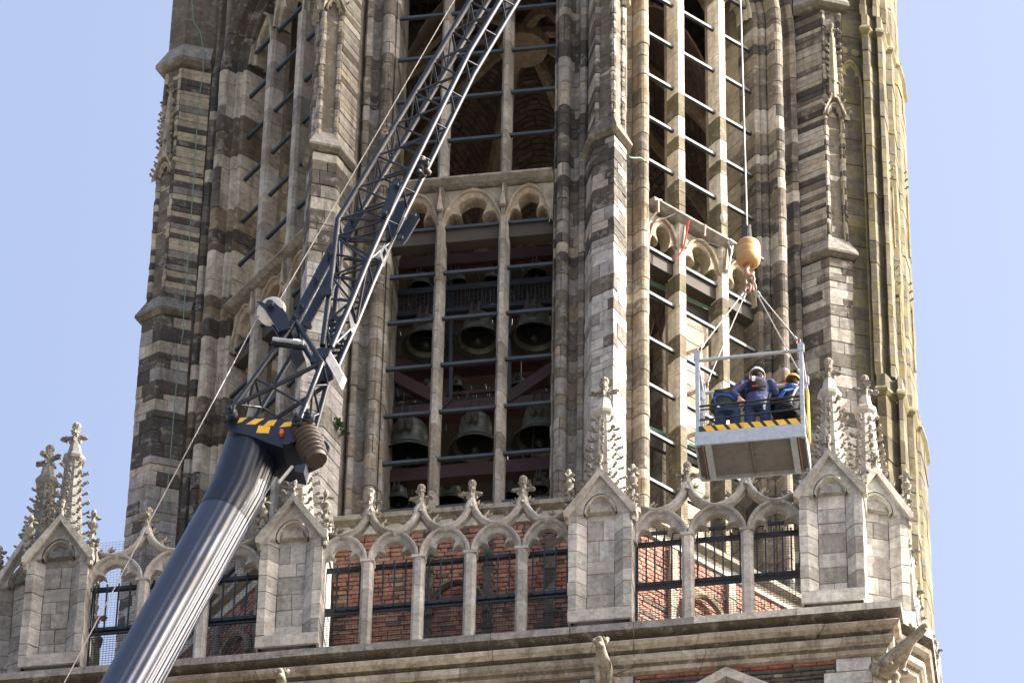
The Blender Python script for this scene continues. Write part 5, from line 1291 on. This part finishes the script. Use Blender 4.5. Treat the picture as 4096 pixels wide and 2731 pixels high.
# ------------------------------------------------------------------ people in the basket
def loft(mb, secs, n=16):
    """secs: (centre, rx, ry, tilt about x)"""
    rows = []
    for c, rx, ry, tl in secs:
        c = Vector(c); rows.append([c + Vector((math.cos(a) * rx, math.sin(a) * ry * math.cos(tl), math.sin(a) * ry * math.sin(tl))) for a in [2 * math.pi * i / n for i in range(n)]])
    mb.grid(rows, close=True); k = len(mb.v)
    mb.f += [tuple(range(k - n * len(rows), k - n * len(rows) + n))[::-1], tuple(range(k - n, k))]; mb.c += [(1, 1, 1)] * 2
def cloth(name, mb, mat, par, vox=.013, it=3):
    o = mb.build(name, mat, par)
    m = o.modifiers.new('weld', 'REMESH'); m.mode = 'VOXEL'; m.voxel_size = vox; m.use_smooth_shade = True
    s = o.modifiers.new('smooth', 'SMOOTH'); s.iterations = it; s.factor = .6
    return o
def wrinkle(o, strength, scale, seed):
    t = bpy.data.textures.new('folds', 'CLOUDS'); t.noise_scale = scale
    d = o.modifiers.new('folds', 'DISPLACE'); d.texture = t; d.strength = strength; d.mid_level = .5
    d.texture_coords = 'GLOBAL'
def hand(mb, w, d, side):
    """palm, four unequal curled fingers and a thumb; d points from wrist to knuckles"""
    w = Vector(w); d = Vector(d).normalized(); s = d.cross(Vector((0, 1, 0)));
    s = s.normalized() if s.length > .1 else Vector((1, 0, 0)); c = s.cross(d).normalized() * -1
    mb.tube([w - d * .02, w + d * .03, w + d * .085], [.024, .036, .036], 8, flat=.55, up=c)
    for k, ln in enumerate((.068, .078, .072, .056)):
        o = w + d * .075 + s * (.027 - .018 * k)
        mb.tube([o, o + d * ln * .45, o + d * ln * .8 + c * ln * .3, o + d * ln * .85 + c * ln * .65], [.0095, .009, .0085, .007], 6)
    o = w + d * .02 + s * .028 * side
    mb.tube([o, o + d * .03 + s * .025 * side, o + d * .055 + s * .03 * side + c * .02], [.012, .011, .008], 6)
def person(label, base, P, jm, tm):
    t = thing('person', label, 'person', base); B = Vector(base); V = lambda p: B + Vector(p)
    hip, waist, chest, neck, head = (V(P[k]) for k in ('hip', 'waist', 'chest', 'neck', 'head'))
    dn = (neck - chest); tl = -math.atan2(dn.y, dn.z)
    # body: head with face, neck, hands, shanks
    mb = MB(); up = ((head - neck).normalized() * .45 + Vector((0, 0, .55))).normalized(); fwd = Vector(P.get('look', (0, 1, -.5))).normalized(); rt = fwd.cross(up).normalized()
    fw2 = up.cross(rt).normalized()
    Rm = Matrix((rt, fw2, up)).transposed()
    mb.lump(head, (.074, .096, .115), 1, .0, 16, 12, rot=Rm); mb.lump(head + fw2 * .03 - up * .065, (.055, .06, .05), 2, .0, 12, 8, rot=Rm)
    mb.tube([head + fw2 * .085 + up * .015, head + fw2 * .115 - up * .02], [.009, .016], 8)
    for s in (-1, 1):
        mb.lump(head + rt * s * .077 - up * .005, (.012, .022, .034), 3, .1, 8, 6, rot=Rm); mb.lump(head + fw2 * .088 + rt * s * .032 + up * .012, .012, 4, .0, 8, 6)
    mb.lump(head + fw2 * .086 - up * .05, (.026, .012, .009), 5, .0, 8, 5, rot=Rm)
    mb.tube([chest.lerp(neck, .4), neck, head - up * .05], [.085, .062, .058], 12)
    loft(mb, [(hip, .13, .09, 0), (waist, .12, .085, tl * .5), (chest, .15, .09, tl), (chest.lerp(neck, .8), .08, .06, tl)])
    for s in (0, 1):
        sh, el, wr = (V(P['arms'][s][k]) for k in range(3)); hd = Vector(P['arms'][s][3])
        mb.tube([sh, sh.lerp(el, .5), el, el.lerp(wr, .5), wr], [.05, .045, .038, .034, .026], 10); hand(mb, wr, hd, 1 if s else -1)
        hp_, kn, an = (V(P['legs'][s][k]) for k in range(3))
        mb.tube([hp_, hp_.lerp(kn, .5), kn, kn.lerp(an, .4), an], [.075, .065, .05, .048, .035], 10)
    cloth('body', mb, SKIN, t, .009, 1)
    # jacket
    mb = MB(); hem = waist.lerp(hip, .98)
    loft(mb, [(hem - Vector((0, 0, .03)), .168, .125, 0), (waist, .165, .125, tl * .5), (waist.lerp(chest, .5), .178, .13, tl * .8), (chest, .178, .12, tl), (chest.lerp(neck, .55), .155, .095, tl), (chest.lerp(neck, .95), .085, .075, tl)], 20)
    mb.tube([neck - up * .03, neck + up * .025], [.08, .07], 12)
    for s in (0, 1):
        sh, el, wr = (V(P['arms'][s][k]) for k in range(3))
        mb.tube([chest.lerp(sh, .6), sh, sh.lerp(el, .5), el, el.lerp(wr, .5), wr.lerp(el, .08)], [.07, .072, .062, .056, .05, .04], 12)
    o = cloth('jacket', mb, jm, t, .012, 3); wrinkle(o, .03, .09, 1)
    # trousers and boots
    mb = MB(); loft(mb, [(hip + Vector((0, 0, .05)), .150, .110, 0), (hip, .168, .125, 0), (hip - Vector((0, 0, .10)), .165, .115, 0)], 18)
    for s in (0, 1):
        hp_, kn, an = (V(P['legs'][s][k]) for k in range(3))
        mb.tube([hp_ + Vector((0, 0, .03)), hp_.lerp(kn, .4), kn, kn.lerp(an, .5), an + Vector((0, 0, .02))], [.092, .085, .07, .065, .06], 12)
    o = cloth('trousers', mb, tm, t, .012, 3); wrinkle(o, .025, .08, 2)
    for s in (0, 1):
        an = V(P['legs'][s][2]); mb = MB(); mb.tube([an + Vector((0, -.05, -.03)), an + Vector((0, .05, -.04)), an + Vector((0, .16, -.05))], [.05, .05, .036], 10); mb.tube([an + Vector((0, 0, .08)), an + Vector((0, -.01, -.04))], .05, 10)
        cloth('boot', mb, BLACKJ, t, .012, 1)
    return t, (hip, waist, chest, neck, head, up, fw2, rt, tl)
def helmet(t, K, mat):
    hip, waist, chest, neck, head, up, fw, rt, tl = K; Rm = Matrix((rt, fw, up)).transposed(); c = head + up * .03
    mb = MB(); rows = []
    for i in range(9):
        th = math.pi / 2 * i / 8
        rows.append([c + Rm @ Vector((math.cos(ph) * .104 * math.cos(th), math.sin(ph) * .125 * math.cos(th), .118 * math.sin(th) + .008 * max(0, math.cos(ph * 2)) * math.cos(th))) for ph in [2 * math.pi * j / 28 for j in range(28)]])
    brim = [c + Rm @ Vector((math.cos(ph) * .118, math.sin(ph) * .140 + (.03 * max(0, math.sin(ph))), -.012)) for ph in [2 * math.pi * j / 28 for j in range(28)]]
    mb.grid([brim] + rows, close=True); o = mb.build('helmet', mat, t, smooth=50)
    sd = o.modifiers.new('thick', 'SOLIDIFY'); sd.thickness = .006
    mb = MB(); mb.lump(head - fw * .02 - up * .02, (.078, .090, .075), 2, .05, 14, 10, rot=Rm); cloth('hair', mb, HAIR, t, .01, 1)
def strap(t, pts, w, mat, name='harness_strap'):
    mb = MB(); pts = [Vector(p) for p in pts]; rows = []
    for i, p in enumerate(pts):
        d = (pts[min(i + 1, len(pts) - 1)] - pts[max(0, i - 1)]).normalized(); s = d.cross(Vector((0, -1, 0))).normalized()
        rows.append([p + s * w / 2, p - s * w / 2, p - s * w / 2 + Vector((0, .012, 0)), p + s * w / 2 + Vector((0, .012, 0))])
    mb.grid(rows, close=True); return mb.build(name, mat, t)
FLZ = BZ0 + .105
LEG = [[(-.10, .0, .88), (-.115, .05, .48), (-.12, .0, .10)], [(.10, .0, .88), (.115, .05, .48), (.12, -.02, .10)]]
# middle man: navy jacket, black vest, white helmet
p2, K2 = person('man in navy jacket, black vest and white helmet in the middle of the basket', (4.80, -8.86, FLZ),
    dict(hip=(0, 0, .90), waist=(0, .01, 1.06), chest=(.0, .03, 1.30), neck=(.0, .06, 1.46), head=(.0, .09, 1.575), look=(0, 1, -.6),
         arms=[[(-.19, .04, 1.39), (-.33, -.04, 1.14), (-.235, -.12, .97), (.35, -.1, -.75)], [(.19, .05, 1.39), (.30, .03, 1.10), (.31, .26, 1.0), (0, 1, -.2)]], legs=LEG), NAVYJ, JEANS)
helmet(p2, K2, HELMW)
hip, waist, chest, neck, head, up, fw, rt, tl = K2
mb = MB(); loft(mb, [(waist + Vector((0, -.004, .03)), .155, .140, tl * .6), (waist.lerp(chest, .55), .170, .146, tl * .8), (chest, .166, .134, tl), (chest.lerp(neck, .45), .138, .112, tl), (chest.lerp(neck, .75), .10, .085, tl)], 20); o = cloth('vest', mb, BLACKJ, p2, .012, 2)
strap(p2, [chest + Vector((-.035, -.105, .13)), chest + Vector((-.035, -.128, .06)), chest + Vector((-.035, -.136, .0))], .045, WHITEP, 'reflective_tab')
mb = MB(); mb.box(tuple(chest + Vector((-.055, -.156, -.13))), tuple(chest + Vector((.03, -.146, -.105)))); mb.build('vest_badge', RED, p2)
strap(p2, [hip + Vector((.13, -.125, .06)), hip + Vector((.14, -.135, -.04)), hip + Vector((.11, -.13, -.14)), hip + Vector((.12, -.125, -.2))], .03, WHITEP, 'lanyard')
# left man: dark green fleece, bent away to the right
p1_, K1 = person('man in dark green fleece with blue harness bending at the left of the basket', (4.36, -8.84, FLZ),
    dict(hip=(.0, -.03, .86), waist=(.01, .0, 1.01), chest=(.06, .05, 1.23), neck=(.13, .12, 1.36), head=(.19, .20, 1.42), look=(.3, 1, -1.0),
         arms=[[(-.12, .08, 1.33), (-.20, .16, 1.08), (-.10, .36, .98), (.3, .8, -.3)], [(.25, .08, 1.27), (.32, .05, 1.0), (.27, -.02, .80), (.1, .1, -1)]],
         legs=[[(-.07, -.02, .83), (-.11, .08, .46), (-.12, .0, .10)], [(.12, -.02, .83), (.12, .1, .46), (.10, .02, .10)]]), DKGREEN, JEANS)
helmet(p1_, K1, HELMW)
hip, waist, chest, neck, head, up, fw, rt, tl = K1
strap(p1_, [waist + Vector((-.15, -.10, .10)), waist + Vector((-.06, -.135, .08)), waist + Vector((.06, -.14, .03)), waist + Vector((.15, -.09, -.04))], .032, BLUEH)
strap(p1_, [waist + Vector((-.16, -.06, -.02)), waist + Vector((-.17, -.05, .08)), waist + Vector((-.13, -.03, .2))], .028, BLUEH)
strap(p1_, [waist + Vector((-.12, -.13, -.12)), waist + Vector((-.10, -.14, -.20))], .03, WHITEP, 'lanyard')
# right man: black jacket, orange helmet, crouching
p3_, K3 = person('man in black jacket and orange helmet crouching at the right of the basket', (5.24, -8.84, FLZ),
    dict(hip=(-.03, -.05, .74), waist=(-.01, -.01, .90), chest=(.03, .04, 1.13), neck=(.05, .07, 1.29), head=(.07, .09, 1.41), look=(.1, 1, -.5),
         arms=[[(-.15, .05, 1.21), (-.24, .03, .93), (-.16, .22, .82), (.3, .8, -.2)], [(.20, .07, 1.21), (.22, .2, .95), (.12, .40, .85), (-.3, .8, -.2)]],
         legs=[[(-.12, -.03, .70), (-.14, .20, .42), (-.12, -.02, .10)], [(.07, -.03, .70), (.08, .20, .42), (.09, -.02, .10)]]), BLACKJ, BLACKJ)
helmet(p3_, K3, HELMY)
hip, waist, chest, neck, head, up, fw, rt, tl = K3
strap(p3_, [waist + Vector((-.10, -.145, -.0)), waist + Vector((-.02, -.150, .13)), chest + Vector((.06, -.115, .0)), chest + Vector((.12, -.06, .1))], .05, BLUEH)
strap(p3_, [chest + Vector((-.05, -.1, .13)), chest + Vector((.04, -.125, .06)), chest + Vector((.14, -.09, .02))], .045, BLUEH)
strap(p3_, [chest + Vector((.12, -.12, .02)), waist + Vector((.13, -.14, .12)), waist + Vector((.09, -.155, .0)), waist + Vector((.06, -.15, -.12))], .022, WHITEP, 'lanyard')

# ------------------------------------------------------------------ odds and ends on the tower
mb = MB(); pts = []
for px, py, D in ((760, -80, 2.9), (775, 90, 2.9), (800, 125, 2.9), (815, 200, 2.95), (812, 300, 3.0), (795, 400, 3.05), (775, 720, 3.05), (755, 1000, 3.05), (735, 1250, 3.1), (733, 1330, 3.1), (720, 1400, 3.12), (700, 1600, 3.15), (680, 1850, 3.2), (655, 2100, 3.2)): pts.append(at(px, py, D))
mb.tube(pts, .008, 6); tag(mb.build('lightning_cable', GREENCAB, None, 60), 'thin green lightning cable running down the far left buttress', 'cable')
mb = MB()
pts = [Vector((2.80, -6.75, 62.3)), Vector((2.80, -6.76, 60.1)), Vector((2.80, -6.96, 59.78)), Vector((2.80, -6.95, 59.64)), Vector((2.78, -6.7, 59.1)), Vector((2.4, -6.68, 58.98)), Vector((1.5, -6.66, 59.0)), Vector((.2, -6.66, 59.0))]
mb.tube(pts, .006, 6); tag(mb.build('lightning_cable', IRON, None, 60), 'thin dark cable clipped down the pier and along the cornice by the gargoyle', 'cable')
mb = MB(); pts = [at(2517, 630, 5.6), at(2535, 633, 5.55), at(2560, 632, 5.4), at(2578, 645, 5.3)]; mb.tube(pts, .014, 6); tag(mb.build('cable_loop', GREENCAB, None, 60), 'short green cable looped round the tan shaft right of the front buttress', 'cable')
def tuft(label, c, n, r, seed):
    q = random.Random(seed); mb = MB()
    for i in range(n):
        d = Vector((q.gauss(0, 1), -abs(q.gauss(.5, .7)), q.gauss(.1, .8))).normalized(); p = Vector(c) + d * r * q.uniform(.2, 1); s = d.cross(Vector((q.random(), q.random(), q.random()))).normalized() * q.uniform(.012, .022); e = d * q.uniform(.03, .05)
        mb.add([p, p + e * .5 + s, p + e, p + e * .5 - s], [(0, 1, 2, 3)])
    tag(mb.build('fern_tuft', LEAF, None), label, 'plant')
tuft('small green fern growing from the left jamb above the arcade', (-1.95, -5.36, 65.66), 220, .13, 1)
tuft('tiny green sprig beside the fern on the left jamb', (-1.80, -5.3, 65.55), 60, .05, 2)
# clamps and tubes on the right window transom
rig = thing('scaffold_brace', 'grey scaffold tubes and clamps on the transom ledge of the right window', 'scaffold', (3.2, -4.0, 71))
def rp(p, D):
    s = 2 ** -.5; r = CF + CR * ((p[0] - 2048) / CFPX) - CU * ((p[1] - 1365.5) / CFPX); n = Vector((s, -s, 0)); return CAM_POS + r * ((D - n.dot(CAM_POS)) / n.dot(r))
def stube(a, b, r, m, D=5.25):
    mb = MB(); mb.tube([rp(a, D), rp(b, D)], r, 8); mb.build('tube', m, rig, 60)
stube((2632, 800), (2633, 850), .018, RUST, 5.35); stube((2620, 798), (2645, 802), .02, GALV, 5.35); stube((2580, 900), (2630, 845), .022, WOOD, 5.2); stube((2700, 855), (2610, 895) , .008, WOOD, 5.2)
stube((2930, 985), (2910, 1105), .014, GALV, 5.3); stube((2912, 968), (2930, 1010), .013, GALV, 5.3); stube((2820, 900), (2818, 945), .018, RUST, 5.35); stube((2760, 950), (2880, 985), .007, WOOD, 5.3); stube((2918, 960), (2935, 972), .03, GALV, 5.35)
mb = MB(); pts = [rp(q, 5.32) for q in ((2756, 880), (2752, 905), (2735, 990), (2712, 1030), (2704, 1040))]; mb.tube(pts, .016, 6, flat=.4); tag(mb.build('ratchet_strap', RED, None, 60), 'red strap hanging over the right window transom', 'strap')
mb = MB(); c = rp((2893, 870), 5.3); mb.lump(c, (.05, .05, .12), 1, .1, 10, 8); tag(mb.build('flood_lamp', WHITEP, None, 60), 'small white lamp housing on the second right window mullion', 'lamp')
